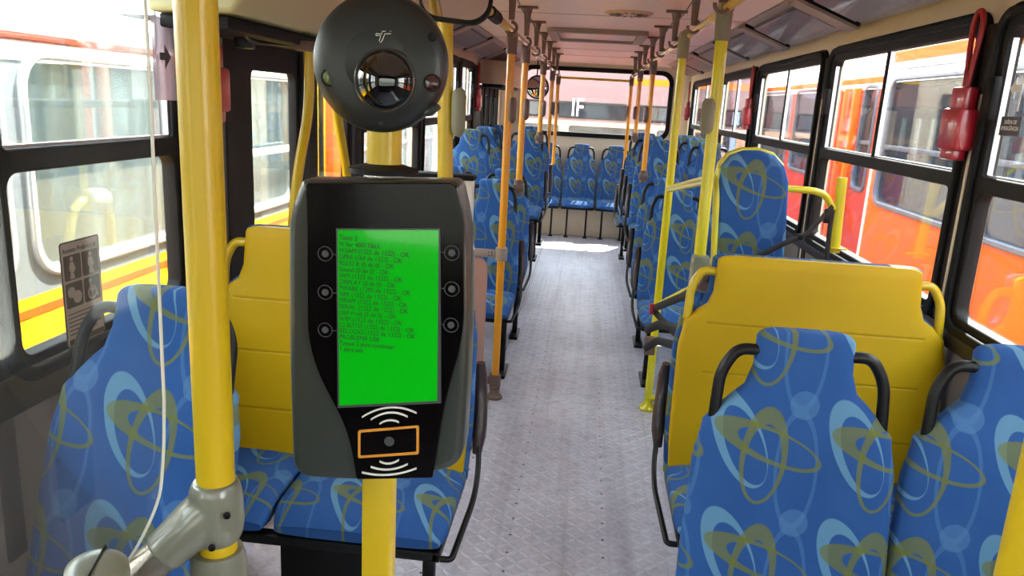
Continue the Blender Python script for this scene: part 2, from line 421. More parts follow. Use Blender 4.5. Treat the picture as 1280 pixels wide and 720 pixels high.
def window(n, side, x, y0, y1, split, handle=True):
    """black gasketed frame, bottom fixed light, sliding panes above"""
    root = bpy.data.objects.new('window_%d' % n, None); COL.objects.link(root); root['kind'] = 'structure'
    s = -1 if side == 'R' else 1                    # towards the room
    a, b = y0+.055, y1-.055
    zl0, zl1, zu0, zu1 = 1.035, 1.425, 1.475, 1.905
    loops = [rrect(y0-.005, y1+.005, FZ0-.01, FZ1+.01, .085), rrect(a, b, zl0, zl1, .035), rrect(a, b, zu0, zu1, (.012, .012, .05, .05))]
    plate('window_frame', loops, .045, plane_x(x + s*.0), 'frame', root, bev=.006)
    plate('gasket', [rrect(y0, y1, FZ0, FZ1, .08), rrect(y0+.03, y1-.03, FZ0+.03, FZ1-.03, .06)], .02, plane_x(x + s*.028), 'rubber', root, bev=.006)
    bm = bmesh.new(); add_box(bm, (x-.0025, a-.005, zl0-.005), (x+.0025, b+.005, zl1+.005))
    obj('lower_pane', bm, 'glass', root, smooth=False)
    bm = bmesh.new(); mid = split
    add_box(bm, (x-.0025, a-.005, zu0-.005), (x+.0025, mid+.01, zu1+.005)); add_box(bm, (x+.0095, mid-.01, zu0-.005), (x+.0145, b+.005, zu1+.005))
    obj('sliding_pane', bm, 'glass', root, smooth=False)
    bm = bmesh.new(); add_box(bm, (x-.012, mid-.012, zu0), (x+.012, mid+.012, zu1))
    obj('mullion', bm, 'rubber', root)
    bm = bmesh.new()
    for p, q in ((a, mid-.014), (mid+.014, b)):
        add_box(bm, (x-.008, p, zu0), (x+.008, q, zu0+.006)); add_box(bm, (x-.008, q-.006, zu0), (x+.008, q, zu1)); add_box(bm, (x-.008, p, zu0), (x+.008, p+.005, zu1))
    obj('aluminium_strip', bm, 'silver', root)
    if handle:
        hb = box((x+s*.028-.012, b-.01, 1.64), (x+s*.028+.012, b+.05, 1.77), .008)
        obj('latch', hb, 'rubber', root)
    return root
splits = [-.1, 1.7, 3.44, 5.10, 6.80, 8.62]
k = 1
for (a, b), sp in zip(RW, splits): window(k, 'R', XR+.012, a, b, sp); k += 1
for (a, b) in LW: window(k, 'L', XL-.012, a, b, b-.03 if b == 2.14 else (a+b)/2, handle=(b != 2.14)); k += 1
# dark posts between the right windows, with a thin cream strip
bm = bmesh.new(); cs = bmesh.new()
for (a, b), (c, d) in zip(RW, RW[1:]):
    add_box(bm, (XR-.008, b-.015, .60), (XR+.02, c+.015, 1.93), .01); add_box(cs, (XR-.013, (b+c)/2-.008, .60), (XR-.005, (b+c)/2+.008, 1.72), .003)
struct('trim_6', bm, 'sill'); struct('trim_7', cs, 'cream')
bm = bmesh.new()
for (a, b), (c, d) in zip(LW, LW[1:]):
    if c-b < .3: add_box(bm, (XL-.02, b-.015, .60), (XL+.008, c+.015, 1.93), .01)
add_box(bm, (XL-.02, 2.13, .1), (XL+.02, 2.37, 1.96), .01); add_box(bm, (XL-.02, 3.78, .1), (XL+.02, 3.90, 1.96), .01)
add_box(bm, (XL-.02, 7.62, .9), (XL+.008, 8.06, 1.96), .01)
struct('trim_8', bm, 'frame')

# rear wall with its wide window
rw = plate('wall_back', [rrect(XL-.05, XR+.05, 0, CZ+.05, .001, 1), rrect(-.90, .97, 1.26, 2.06, .12)], .05, plane_y(YB+.03), 'cream'); rw['kind'] = 'structure'
root = bpy.data.objects.new('window_20', None); COL.objects.link(root); root['kind'] = 'structure'
plate('window_frame', [rrect(-.94, 1.01, 1.225, 2.10, .15), rrect(-.885, .955, 1.285, 2.045, .11)], .05, plane_y(YB-.002), 'rubber', root, bev=.01)
obj('glass_pane', box((-.9, YB+.01, 1.27), (.97, YB+.016, 2.06)), 'glass', root, smooth=False)
# front wall behind the camera , its windscreen narrowed and darkened to dim near seats
fw = plate('wall_front', [rrect(XL-.05, XR+.05, 0, CZ+.05, .001, 1), rrect(-1.05, 1.08, .95, 1.85, .12)], .05, plane_y(YF-.03), 'sill'); fw['kind'] = 'structure'
root = bpy.data.objects.new('window_21', None); COL.objects.link(root); root['kind'] = 'structure'
plate('window_frame', [rrect(-1.09, 1.12, .71, 2.06, .15), rrect(-1.04, 1.07, .96, 1.84, .11)], .05, plane_y(YF), 'rubber', root, bev=.01)
obj('glass_pane', box((-1.05, YF-.03, .95), (1.08, YF-.024, 1.85)), 'dimming_glass', root, smooth=False)
# curved cream corner posts at the back
for i, xx in ((9, XL+.06), (10, XR-.06)):
    struct('trim_%d' % i, lathe([(.09, 0), (.09, CZ)], 24, Matrix.Translation((xx + (-.04 if i == 9 else .04), YB-.03, 0))), 'cream')

# ------------------------------------------------------------------ doors in the left wall
def door(n, y0, y1, glass_z0, cuts, x=XL-.02, slim=False):
    root = bpy.data.objects.new('door_%d' % n, None); COL.objects.link(root); root['kind'] = 'structure'
    lf = (y1-y0)/cuts
    for i in range(cuts):
        a, b = y0+i*lf+.006, y0+(i+1)*lf-.006; g0, g1 = a+(.20 if n == 1 else .10), b-(.035 if n == 1 else .07)
        leaf = plate('door_leaf', [rrect(a, b, .06, 1.78, .02), rrect(g0, g1, glass_z0, 1.68, .03)], .035, plane_x(x), 'frame', root, bev=.004)
        obj('glass_pane', box((x-.002, g0-.01, glass_z0-.01), (x+.002, g1+.01, 1.69)), 'glass', leaf, smooth=False)
        obj('rubber_edge', tube([(x+.02, b, .08), (x+.02, b, 1.76)], .012, 8), 'rubber', leaf)
    return root
door(1, LD1[0]+.06, LD1[1]-.06, .50, 2)
door(2, LD2[0]+.05, LD2[1]-.05, .35, 4)
for o in bpy.data.objects:
    if o.name.startswith('door_1'): pass
# housing of the door mechanism over the middle door
def prism_y(sec, y0, y1, taper=None):
    bm = bmesh.new(); A = [bm.verts.new((x, y0, z)) for x, z in sec]; B = [bm.verts.new((x, y1, z)) for x, z in (taper or sec)]
    n = len(sec)
    for k in range(n): bm.faces.new((A[k], A[(k+1)%n], B[(k+1)%n], B[k]))
    bm.faces.new(A); bm.faces.new(B[::-1]); return bm
hs = thing('door_mechanism_housing', 'olive cream box housing above the middle door at the ceiling', 'housing', (-.95, 1.98, 1.8))
sec = [(-1.16, 1.80), (-.93, 1.805), (-.90, 1.84), (-.84, 2.14), (-1.16, 2.14)]
hb = obj('casing', prism_y(sec, 1.98, 3.9), 'olive'); hb.parent = hs; hb.matrix_parent_inverse = Matrix.Translation((-.95, 1.98, 1.8)).inverted()
bmv = hb.modifiers.new('bevel', 'BEVEL'); bmv.width = .012; bmv.segments = 3
def part_at(root, name, bm, m, smooth=True):
    """a part modelled in world coordinates, parented under a thing that stands somewhere"""
    o = obj(name, bm, m, root, smooth); o.matrix_parent_inverse = root_mat(root).inverted(); return o
def root_mat(r): return Matrix.Translation(r.location) @ r.rotation_euler.to_matrix().to_4x4()
bm = bmesh.new(); add_box(bm, (-1.15, 2.02, 1.765), (-.96, 3.86, 1.80), .006); part_at(hs, 'underside_channel', bm, 'rubber')
bm = bmesh.new(); add_tube(bm, rounded([(-1.0, 2.2, 1.775), (-1.05, 2.35, 1.755), (-1.02, 2.6, 1.77)], .1), .007); add_box(bm, (-1.08, 2.3, 1.735), (-1.04, 2.37, 1.77), .006)
part_at(hs, 'linkage', bm, 'black')
hs2 = thing('door_mechanism_housing', 'beige box housing over the folding door at the rear left', 'housing', (-1.0, 8.0, 1.8))
part_at(hs2, 'casing', prism_y([(-1.16, 1.79), (-.90, 1.79), (-.88, 1.83), (-.88, 2.02), (-1.16, 2.02)], 8.0, 9.85), 'beige')
part_at(hs2, 'underside_channel', box((-1.14, 8.05, 1.755), (-.93, 9.8, 1.79), .006), 'rubber')
M['frame']  # door lining shares the dark frame paint

# grab bars beside the middle door
for i, (pts, lab) in enumerate((
        ([px_x((386, 60), -.95), px_x((387, 135), -.95), px_x((371, 222), -.95), (-.95, 2.30, .75)], 'bent yellow grab bar on the near side of the middle door'),
        ([px_x((424, 60), -.97), px_x((419, 130), -.97), px_x((434, 215), -.97), (-.97, 3.12, .75)], 'bent yellow grab bar on the far side of the middle door'))):
    t = thing('door_grab_bar', lab, 'grab bar', tuple(pts[-1]))
    part_at(t, 'bar', tube(rounded(pts, .10, 8), .017), 'yellow')
    part_at(t, 'mounting_plate', box(Vector(pts[0])+Vector((-.03, -.05, -.012)), Vector(pts[0])+Vector((.03, .05, .02)), .006), 'bracket')
    part_at(t, 'wall_arm', tube([pts[-1], (XL-.005, pts[-1][1], pts[-1][2])], .015), 'yellow')

# ------------------------------------------------------------------ ceiling fittings
def duct_lamps(side, spans):
    s = 1 if side == 'right' else -1
    for i, (a, b) in enumerate(spans):
        nm = ['nearest the camera', 'second from the camera', 'third from the camera', 'fourth from the camera', 'fifth from the camera', 'sixth from the camera']
        t = thing('ceiling_lamp', 'grey slanted ceiling lamp along the %s side, %s' % (side, nm[i]), 'lamp', (s*.97, a, 2.02), group='slanted lamps along the %s side' % side)
        xa, xb = s*.80, s*1.06
        # body: slanted box with a glossy cover between end caps
        def sl(x0, z0, x1, z1, y0, y1, th):
            bm = bmesh.new(); n = Vector((-(z1-z0), 0, (x1-x0))).normalized()*th
            if n.z > 0: n = -n
            P = [Vector((x0,0,z0)), Vector((x1,0,z1)), Vector((x1,0,z1))+n, Vector((x0,0,z0))+n]
            A = [bm.verts.new(p+Vector((0,y0,0))) for p in P]; B = [bm.verts.new(p+Vector((0,y1,0))) for p in P]
            for k in range(4): bm.faces.new((A[k], A[(k+1)%4], B[(k+1)%4], B[k]))
            bm.faces.new(A); bm.faces.new(B[::-1]); bmesh.ops.bevel(bm, geom=bm.edges[:], offset=.006, segments=2, affect='EDGES'); return bm
        xo = s*1.15 if side == 'right' else s*1.12
        part_at(t, 'body', sl(s*.86, 2.155, xo, 2.035, a, b, .012), 'duct')
        L = b-a
        f = lambda u: (s*.86 + (xo-s*.86)*u, 2.148 + (2.03-2.148)*u)
        (x0, z0), (x1, z1) = f(.16), f(.84)
        part_at(t, 'cover', sl(x0, z0-.004, x1, z1-.004, a+L*.16, b-L*.03, .018), 'lamp_cover')
        part_at(t, 'end_cap', sl(f(.0)[0], f(.0)[1], f(1)[0], f(1)[1], a+.01, a+L*.14, .026), 'duct')
        part_at(t, 'joint_seal', sl(f(.02)[0], f(.02)[1], f(.98)[0], f(.98)[1], a-.003, a+.003, .016), 'rubber')
duct_lamps('right', [(2.45, 3.62), (3.66, 4.85), (4.89, 6.05), (6.09, 7.25), (7.29, 8.45), (8.49, 9.6)])
duct_lamps('left', [(4.2, 5.42), (5.46, 6.6), (6.64, 7.78), (7.82, 8.9)])

t = thing('roof_hatch', 'rectangular recessed roof hatch frame in the middle of the ceiling', 'hatch', (0, 6.1, CZ))
part_at(t, 'lid', box((-.29, 5.75, CZ-.012), (.29, 6.45, CZ+.002), .006), 'ceiling')
o = plate('hatch_frame', [rrect(-.36, .36, 5.68, 6.52, .05), rrect(-.29, .29, 5.75, 6.45, .03)], .035, Matrix.Translation((0, 0, CZ-.015)), 'duct', t, bev=.006)
o.matrix_parent_inverse = root_mat(t).inverted()
t = thing('roof_vent', 'round slotted vent in the ceiling ahead of the roof hatch', 'vent', (.13, 4.68, CZ))
part_at(t, 'grille_ring', lathe([(.02, -.012), (.125, -.012), (.135, -.006), (.14, 0)], 40, Matrix.Translation((.17, 4.66, CZ))), 'beige')
bm = bmesh.new()
for kk in range(14):
    a = kk/14*2*PI; add_box(bm, (.05, -.004, -.0145), (.115, .004, -.011), 0, mtx=Matrix.Translation((.17, 4.66, CZ)) @ Matrix.Rotation(a, 4, 'Z'))
part_at(t, 'slots', bm, 'sill')

# ------------------------------------------------------------------ overhead rails, hangers, poles
def rail(x, z, y0, y1, ysplit, label):
    t = thing('overhead_handrail', label, 'handrail', (x, y0, z))
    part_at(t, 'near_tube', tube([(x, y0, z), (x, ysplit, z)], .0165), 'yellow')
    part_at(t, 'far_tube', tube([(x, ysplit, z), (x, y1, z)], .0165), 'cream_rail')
    return t
RX, LX, RZ, LZ = .45, -.42, 1.985, 1.955
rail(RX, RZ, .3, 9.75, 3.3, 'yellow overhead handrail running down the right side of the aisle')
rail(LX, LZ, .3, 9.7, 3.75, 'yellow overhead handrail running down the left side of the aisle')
o = obj('rear_crossbar', tube([(LX, 9.6, LZ-.015), (RX, 9.66, RZ-.045)], .014), 'yellow')
o.name = 'rear_handrail'; tag(o, 'yellow cross handrail in front of the back window', 'handrail')
def hanger():
    t = thing('rail_hanger', '', 'hanger')
    obj('ceiling_foot', box((-.058, -.018, CZ-.014), (.058, .018, CZ), .005), 'bracket', t)
    bm = bmesh.new(); add_tube(bm, [(0, 0, CZ-.015), (0, 0, CZ-.045), (0, 0, CZ-.09), (0, 0, 1.99)], [.028, .020, .0165, .014], 12, None)
    obj('stem', bm, 'bracket', t)
    bm = bmesh.new(); R = .026
    add_tube(bm, [(0+R*math.sin(a)*1.0, 0, R*math.cos(a)) for a in [(.0 + k/14*PI*1.55) for k in range(15)]], .0075, 10)
    hk = obj('hook', bm, 'bracket', t)
    return t, hk
protoR = hanger()
def place_hanger(x, y, zr, label, group, first=False):
    t, hk = protoR
    if first: c = t
    else: c = copy_tree(t)
    c.location = (x, y, 0); c['label'] = label; c['group'] = group
    for ch in c.children:
        if ch.name.startswith('hook'): ch.location = (0, 0, zr)
    return c
ordn = ['first', 'second', 'third', 'fourth', 'fifth', 'sixth', 'seventh', 'eighth', 'ninth', 'tenth']
fst = True
for i, y in enumerate((2.85, 3.62, 4.46, 5.28, 6.08, 6.90, 7.66, 8.45)):
    place_hanger(RX-.03, y, RZ, 'grey T-shaped hanger on the right overhead handrail, %s from the camera' % ordn[i], 'hangers of the right handrail', fst); fst = False
for i, y in enumerate((3.72, 4.55, 5.33, 6.12, 6.92, 7.7, 8.5)):
    place_hanger(LX+.02, y, LZ, 'brown-grey T-shaped hanger on the left overhead handrail, %s from the camera' % ordn[i], 'hangers of the left handrail')
def cord(x, ys, label):
    pts = []
    for a, b in zip(ys, ys[1:]):
        for k in range(6):
            u = k/6; pts.append((x, a+(b-a)*u, 2.085 - .02*math.sin(PI*u)))
    pts.append((x, ys[-1], 2.085))
    o = obj('pull_cord', tube(pts, .0028, 6), 'black'); tag(o, label, 'cord')
cord(RX-.05, (2.0, 2.85, 3.62, 4.46, 5.28, 6.08, 6.90, 7.66, 8.45), 'thin dark stop cord strung between the right hangers')
cord(LX+.04, (2.0, 2.9, 3.72, 4.55, 5.33, 6.12, 6.92, 7.7, 8.5), 'thin dark stop cord strung between the left hangers')

def pole(x, y, z0, z1, label, group, m='amber', r=.0205, pad=True, padm='bracket', top=True, foot=False, clamp=None, padside=1, padz=1.58, dx=0.0):
    t = thing('stanchion_pole', label, 'pole', (x, y, z0), group=group)
    part_at(t, 'tube', tube([(x, y, z0), (x+dx, y, z1)], r, 20), m)
    if pad:
        bm = bmesh.new()
        add_tube(bm, [(x+padside*.016, y-.012, padz-.062), (x+padside*.019, y-.012, padz-.056), (x+padside*.021, y-.012, padz-.044), (x+padside*.021, y-.012, padz+.044), (x+padside*.019, y-.012, padz+.056), (x+padside*.016, y-.012, padz+.062)], [.010, .016, .020, .020, .016, .010], 16, None)
        part_at(t, 'stop_button_box', bm, padm)
    if top:
        bm = bmesh.new(); add_tube(bm, [(x+dx, y, z1-.10), (x+dx, y, z1-.02), (x+dx, y, z1+.016)], [.027, .029, .024], 18)
        add_tube(bm, [(x+dx, y-.05, z1), (x+dx, y+.05, z1)], .024, 14)
        part_at(t, 'top_joint', bm, padm if padm != 'bracket' else 'bracket')
    if foot:
        part_at(t, 'foot', lathe([(.045, 0), (.045, .012), (.03, .03), (.028, .06), (.023, .062)], 24, Matrix.Translation((x, y, 0))), 'bracket')
    if clamp:
        bm = bmesh.new(); add_tube(bm, [(x, y, clamp-.05), (x, y, clamp+.045)], .03, 14); add_box(bm, (x-.035, y-.03, clamp-.03), (x+.035, y+.03, clamp+.02), .008)
        part_at(t, 'clamp', bm, 'bracket')
    return t
GP = 'stanchion poles along the aisle'
pole(-.42, .81, 1.03, LZ, 'thick yellow pole in the left foreground rising from a grey joint', None, m='yellow', r=.0225, pad=False, top=False)
pole(-.38, 2.12, 1.05, LZ-.005, 'bright yellow pole just right of the validator camera disc', None, m='yellow', r=.0215, padm='greypad', padz=1.585, padside=1, dx=-.03)
pole(-.425, 4.02, .0, LZ, 'amber pole standing on the floor beside the left divider panel', GP, foot=True)
pole(-.425, 4.86, 1.06, LZ, 'amber pole rising from the second seat row left of the aisle', GP, clamp=1.10)
pole(-.425, 6.62, 1.30, LZ, 'amber pole rising from the raised seats left of the aisle', GP, clamp=1.34)
pole(-.425, 8.15, .9, LZ, 'thin amber pole left of the aisle just before the rear door', GP)
pole(-.425, 9.55, .9, LZ, 'farthest amber pole left of the aisle near the back window', GP)
pole(.45, 6.25, 1.06, RZ, 'amber pole rising from the second seat row right of the aisle', GP, clamp=1.10, padside=-1)
pole(.45, 7.88, 1.30, RZ, 'amber pole rising from the raised seats right of the aisle', GP, clamp=1.34, padside=-1)
pole(.45, 9.6, .9, RZ, 'farthest amber pole right of the aisle near the back window', GP, padside=-1)
t = pole(.475, .75, .0, CZ, 'yellow pole cut off by the lower right corner of the photo', None, m='yellow', r=.0225, pad=False, top=False, foot=True)

# wheelchair bay frame: two uprights and cross bars
t = thing('wheelchair_bay_railing', 'bright yellow ladder-like frame of two uprights and cross bars right of the aisle', 'frame', (.43, 4.05, 0))
part_at(t, 'upright', tube([(.43, 4.05, 0), (.43, 4.05, RZ)], .0205, 20), 'lime')
part_at(t, 'upright', tube([(.455, 2.95, .98), (.45, 2.98, RZ)], .0225, 20), 'lime')
part_at(t, 'crossbar', tube([(.43, 4.05, 1.225), (.455, 2.96, 1.375)], .018, 16), 'lime')
part_at(t, 'crossbar', tube([(.43, 4.05, .07), (.95, 3.9, .07)], .016, 16), 'lime')
part_at(t, 'crossbar', tube([(.43, 4.05, .60), (.60, 3.3, .95)], .014, 16), 'lime')
part_at(t, 'foot', lathe([(.045, 0), (.045, .012), (.03, .03), (.024, .05)], 24, Matrix.Translation((.43, 4.05, 0))), 'lime')
for (x, y, hh) in ((.43, 4.05, 1.0), (.45, 2.98, 1.0)):
    bm = bmesh.new(); add_tube(bm, [(x, y, RZ-.11), (x, y, RZ-.02), (x, y, RZ+.018)], [.028, .030, .026], 18); add_tube(bm, [(x, y-.06, RZ), (x, y+.06, RZ)], .025, 14)
    part_at(t, 'top_joint', bm, 'greypad')
bm = bmesh.new(); add_tube(bm, [(.478, 2.935, 1.545), (.478, 2.935, 1.56), (.478, 2.935, 1.655), (.478, 2.935, 1.67)], [.014, .024, .024, .014], 16)
bmesh.ops.translate(bm, verts=bm.verts[:], vec=(-.055, 0, .0)); part_at(t, 'stop_button_box', bm, 'greypad')
bm = bmesh.new(); add_box(bm, (.425, 2.90, .955), (.49, 2.975, 1.09), .012); part_at(t, 'clamp_block', bm, 'greypad')
part_at(t, 'clamp_knob', lathe([(.0, -.02), (.024, -.018), (.026, .01), (.018, .02)], 24, Matrix.Translation((.468, 2.88, .985)) @ Matrix.Rotation(PI/2, 4, 'X')), 'bracket')
# rails between the clamp and the pad
part_at(t, 'diagonal_rail', tube([px_y((899, 210), 3.25), px_y((893, 322), 3.2)], .009, 12), 'lime')

# ------------------------------------------------------------------ lofted seat shells
def loft(secs, n=36, exp=4.0):
    """secs: (centre, ax, ay, axis frame) rings; closed superellipse sections. Returns bm with UVs"""
    bm = bmesh.new(); uvl = bm.loops.layers.uv.new('UVMap'); rings = []; uvs = {}
    for (c, U, V, a, b, uv) in secs:
        ring = []
        for k in range(n):
            th = 2*PI*k/n; cx, sy = math.cos(th), math.sin(th)
            px = math.copysign(abs(cx)**(2/exp), cx)*a; py = math.copysign(abs(sy)**(2/exp), sy)*b
            v = bm.verts.new(Vector(c) + Vector(U)*px + Vector(V)*py); uvs[v] = (uv[0]+px + (0 if sy < 0 else 0), uv[1]); ring.append(v)
        rings.append(ring)
    for a, b in zip(rings, rings[1:]):
        for k in range(n): bm.faces.new((a[k], a[(k+1)%n], b[(k+1)%n], b[k]))
    bm.faces.new(rings[0][::-1]); bm.faces.new(rings[-1])
    for f in bm.faces:
        for l in f.loops: l[uvl].uv = uvs[l.vert]
    return bm
def interp(tab, t):
    for (a, *va), (b, *vb) in zip(tab, tab[1:]):
        if a <= t <= b:
            u = (t-a)/(b-a); u = u*u*(3-2*u)
            return [x+(y-x)*u for x, y in zip(va, vb)]
    return list(tab[-1][1:]) if t > tab[-1][0] else list(tab[0][1:])
# single backrest: z (from the floor) -> half width, half thickness ; facing -Y
BACK = [(.40, .205, .030), (.46, .212, .045), (.60, .211, .048), (.84, .203, .044), (.935, .188, .039), (.965, .168, .035), (.995, .135, .032),
        (1.03, .107, .030), (1.07, .097, .030), (1.13, .096, .028)]
def lean(z, k=.14): return (z-.45)*k - .10
def backrest_bm(cx, wk=1.0, uo=0.0, vo=0.0, lk=.14, dx=0.0):
    secs = []; N = 34
    for i in range(N+1):
        z = .40 + (1.13-.40)*i/N; a, b = interp(BACK, z)
        z2 = z; secs.append(((cx+dx*(z-.4), lean(z, lk), z2), (1,0,0), (0,1,0), a*wk, b, (uo, vo+z)))
    for dz, k1 in ((.008, .96), (.014, .88), (.018, .72)):
        secs.append(((cx+dx*(.73+dz), lean(1.13+dz, lk), 1.13+dz), (1,0,0), (0,1,0), .096*wk*k1, .028*(k1-.1), (uo, vo+1.13+dz)))
    for dz, k1 in ((.008, .95), (.014, .8)):
        secs.insert(0, ((cx, lean(.40-dz, lk), .40-dz), (1,0,0), (0,1,0), .205*wk*k1, .03*k1, (uo, vo+.40-dz)))
    return loft(secs, 40, 3.2)
def cushion_bm(cx, hw=.20, y0=-.50, y1=-.05, z=.425, th=.045, uo=0.0):
    secs = []; N = 16
    for i in range(N+1):
        u = i/N; y = y0 + (y1-y0)*u; e = min(u, 1-u)
        k = min(1.0, .35 + .65*math.sin(min(1, e/.14)*PI/2)); zz = z - (.018*max(0, 1-u/.25)**2) + .010*math.sin(u*PI)
        secs.append(((cx, y, zz), (1,0,0), (0,0,1), hw*(.93+.07*min(1, e/.1)), th*k, (uo, y*1.0)))
    return loft(secs, 40, 3.4)
def handle_bm(cx, s, wk=1.0, lk=.14, dx=0.0):
    f = lambda x, z: (cx + s*x*wk + dx*(z-.4), lean(z, lk)-.004, z)
    return tube(rounded([f(.085, 1.100), f(.132, 1.102), f(.162, 1.05), f(.167, .945)], .05, 6), .0125, 14)
def seat_frame(t, xs, x0, x1, legx, wall_leg=None, armside=-1, zoff=0.0, legz=0.0, box_leg=None):
    bm = bmesh.new()
    add_box(bm, (x0+.02, -.46, .355), (x1-.02, -.42, .385), .006); add_box(bm, (x0+.02, -.12, .355), (x1-.02, -.08, .385), .006)
    for x in (x0+.03, x1-.03): add_box(bm, (x-.012, -.46, .355), (x+.012, -.02, .385), .005)
    obj('frame', bm, 'black', t)
    for lx in ([legx] if wall_leg is None else [legx, wall_leg]):
        bm = bmesh.new(); add_box(bm, (lx-.017, -.35, .02), (lx+.017, -.31, .37), .006)
        add_box(bm, (lx-.03, -.44, .0), (lx+.03, -.20, .022), .006); add_box(bm, (lx-.017, -.40, .33), (lx+.017, -.15, .372), .005)
        obj('leg', bm, 'black', t)
def armrest(t, x, sgn, m='armpad'):
    """folded-up armrest and the side tube that runs forward to the frame"""
    pts = rounded([(x, -.02, .78), (x, -.01, .70), (x+sgn*.012, -.045, .60), (x+sgn*.008, -.08, .50)], .05, 5)
    a = obj('armrest', add_tube(bmesh.new(), pts, [.014]+[.022]*(len(pts)-2)+[.014], 14), m, t)
    pts = rounded([(x+sgn*.01, -.06, .56), (x+sgn*.02, -.12, .46), (x+sgn*.02, -.20, .41), (x, -.46, .37), (x-sgn*.03, -.46, .37)], .05, 5)
    obj('side_tube', tube(pts, .009, 10), 'black', t)
def double_seat(label, x0, x1, legx, aisle, y, z=0.0, group=None, lk=.14, wall=True, dz=0.0):
    """two shells on one frame; aisle = side (-1 left edge, +1 right edge) where the armrest sits"""
    t = thing('double_bus_seat', label, 'seat', (0, 0, 0), group=group)
    w_ = (x1-x0)/2; wk = w_/.424
    for i, cx in enumerate((x0+w_/2, x1-w_/2)):
        uo = cx*1.3
        obj('backrest', backrest_bm(cx, wk, uo, i*.07, lk), 'fabric', t)
        obj('cushion', cushion_bm(cx, w_/2-.006, uo=uo), 'fabric', t)
        for s in (-1, 1): obj('handle', handle_bm(cx, s, wk, lk), 'black', t)
    seat_frame(t, None, x0, x1, legx)
    armrest(t, x0-.01 if aisle < 0 else x1+.01, aisle)
    t.location = (0, y, z)
    return t
def dup_seat(src, y, z, label, dx=0.0):
    c = copy_tree(src); c.location = (dx, y, z); c['label'] = label; return c

GR, GL = 'double seats right of the aisle', 'double seats left of the aisle'
r1 = double_seat('blue patterned double seat right of the aisle behind the yellow wheelchair frame', .37, 1.17, .445, -1, 4.82, group=GR)
rn = [(5.60, 0, 'second blue double seat right of the aisle, lower than the raised ones behind'),
      (6.42, .24, 'first raised blue double seat on the right side podium'),
      (7.20, .24, 'second raised blue double seat on the right side podium'),
      (7.98, .24, 'third raised blue double seat on the right side podium'),
      (8.78, 0, 'last blue double seat on the right before the rear bench')]
for y, z, lab in rn: dup_seat(r1, y, z, lab)
l1 = double_seat('blue patterned double seat left of the aisle behind the white divider box', -1.15, -.385, -.43, 1, 4.76, group=GL)
dup_seat(l1, 5.56, 0, 'second blue double seat left of the aisle, against the amber pole')
dup_seat(l1, 7.16, .24, 'first raised blue double seat on the left side podium')
dup_seat(l1, 7.96, .24, 'second raised blue double seat on the left side podium, before the rear door')
t = thing('single_bus_seat', 'raised single blue seat by the left windows in front of the raised double seats', 'seat')
obj('backrest', backrest_bm(-.97, .92, .3, .04), 'fabric', t); obj('cushion', cushion_bm(-.97, .19, uo=.3), 'fabric', t)
for s in (-1, 1): obj('handle', handle_bm(-.97, s, .92), 'black', t)
seat_frame(t, None, -1.15, -.78, -.80)
t.location = (0, 6.38, .24)
# podiums over the wheel arches
o = struct('floor_podium_right', box((.50, 5.90, 0), (XR-.005, 8.15, .24), .01), 'floor'); 
o = struct('floor_podium_left', box((XL+.005, 5.85, 0), (-.52, 8.03, .24), .01), 'floor')

# nearest seats
def near_double(label, c1, c2, wk, y, dz, lk, aisle):
    t = thing('double_bus_seat', label, 'seat', (0, 0, 0))
    for i, cx in enumerate((c1, c2)):
        uo = -.083 - i*.03
        obj('backrest', backrest_bm(cx, wk, uo if i == 0 else uo-.10, -1.02 + .0, lk), 'fabric', t)
        obj('cushion', cushion_bm(cx, .205*wk, uo=uo), 'fabric', t)
        for s in (-1, 1): obj('handle', handle_bm(cx, s, wk, lk), 'black', t)
    seat_frame(t, None, c1-.2*wk, c2+.2*wk, c1-.15)
    t.location = (0, y, dz); return t
near_double('nearest blue double seat on the right, in front of the yellow priority seat', .487, .930, 1.05, 1.64, .035, .10, -1)
t = thing('single_bus_seat', 'nearest blue seat on the left behind the clear guard panel', 'seat')
obj('backrest', backrest_bm(-.905, .99, .05, .02, .22, .08), 'fabric', t); obj('cushion', cushion_bm(-.90, .22, uo=.1), 'fabric', t)
for s in (-1, 1): obj('handle', handle_bm(-.905, s, .99, .22, .08), 'black', t)
seat_frame(t, None, -1.12, -.68, -.75)
t.location = (0, 1.40, .065)

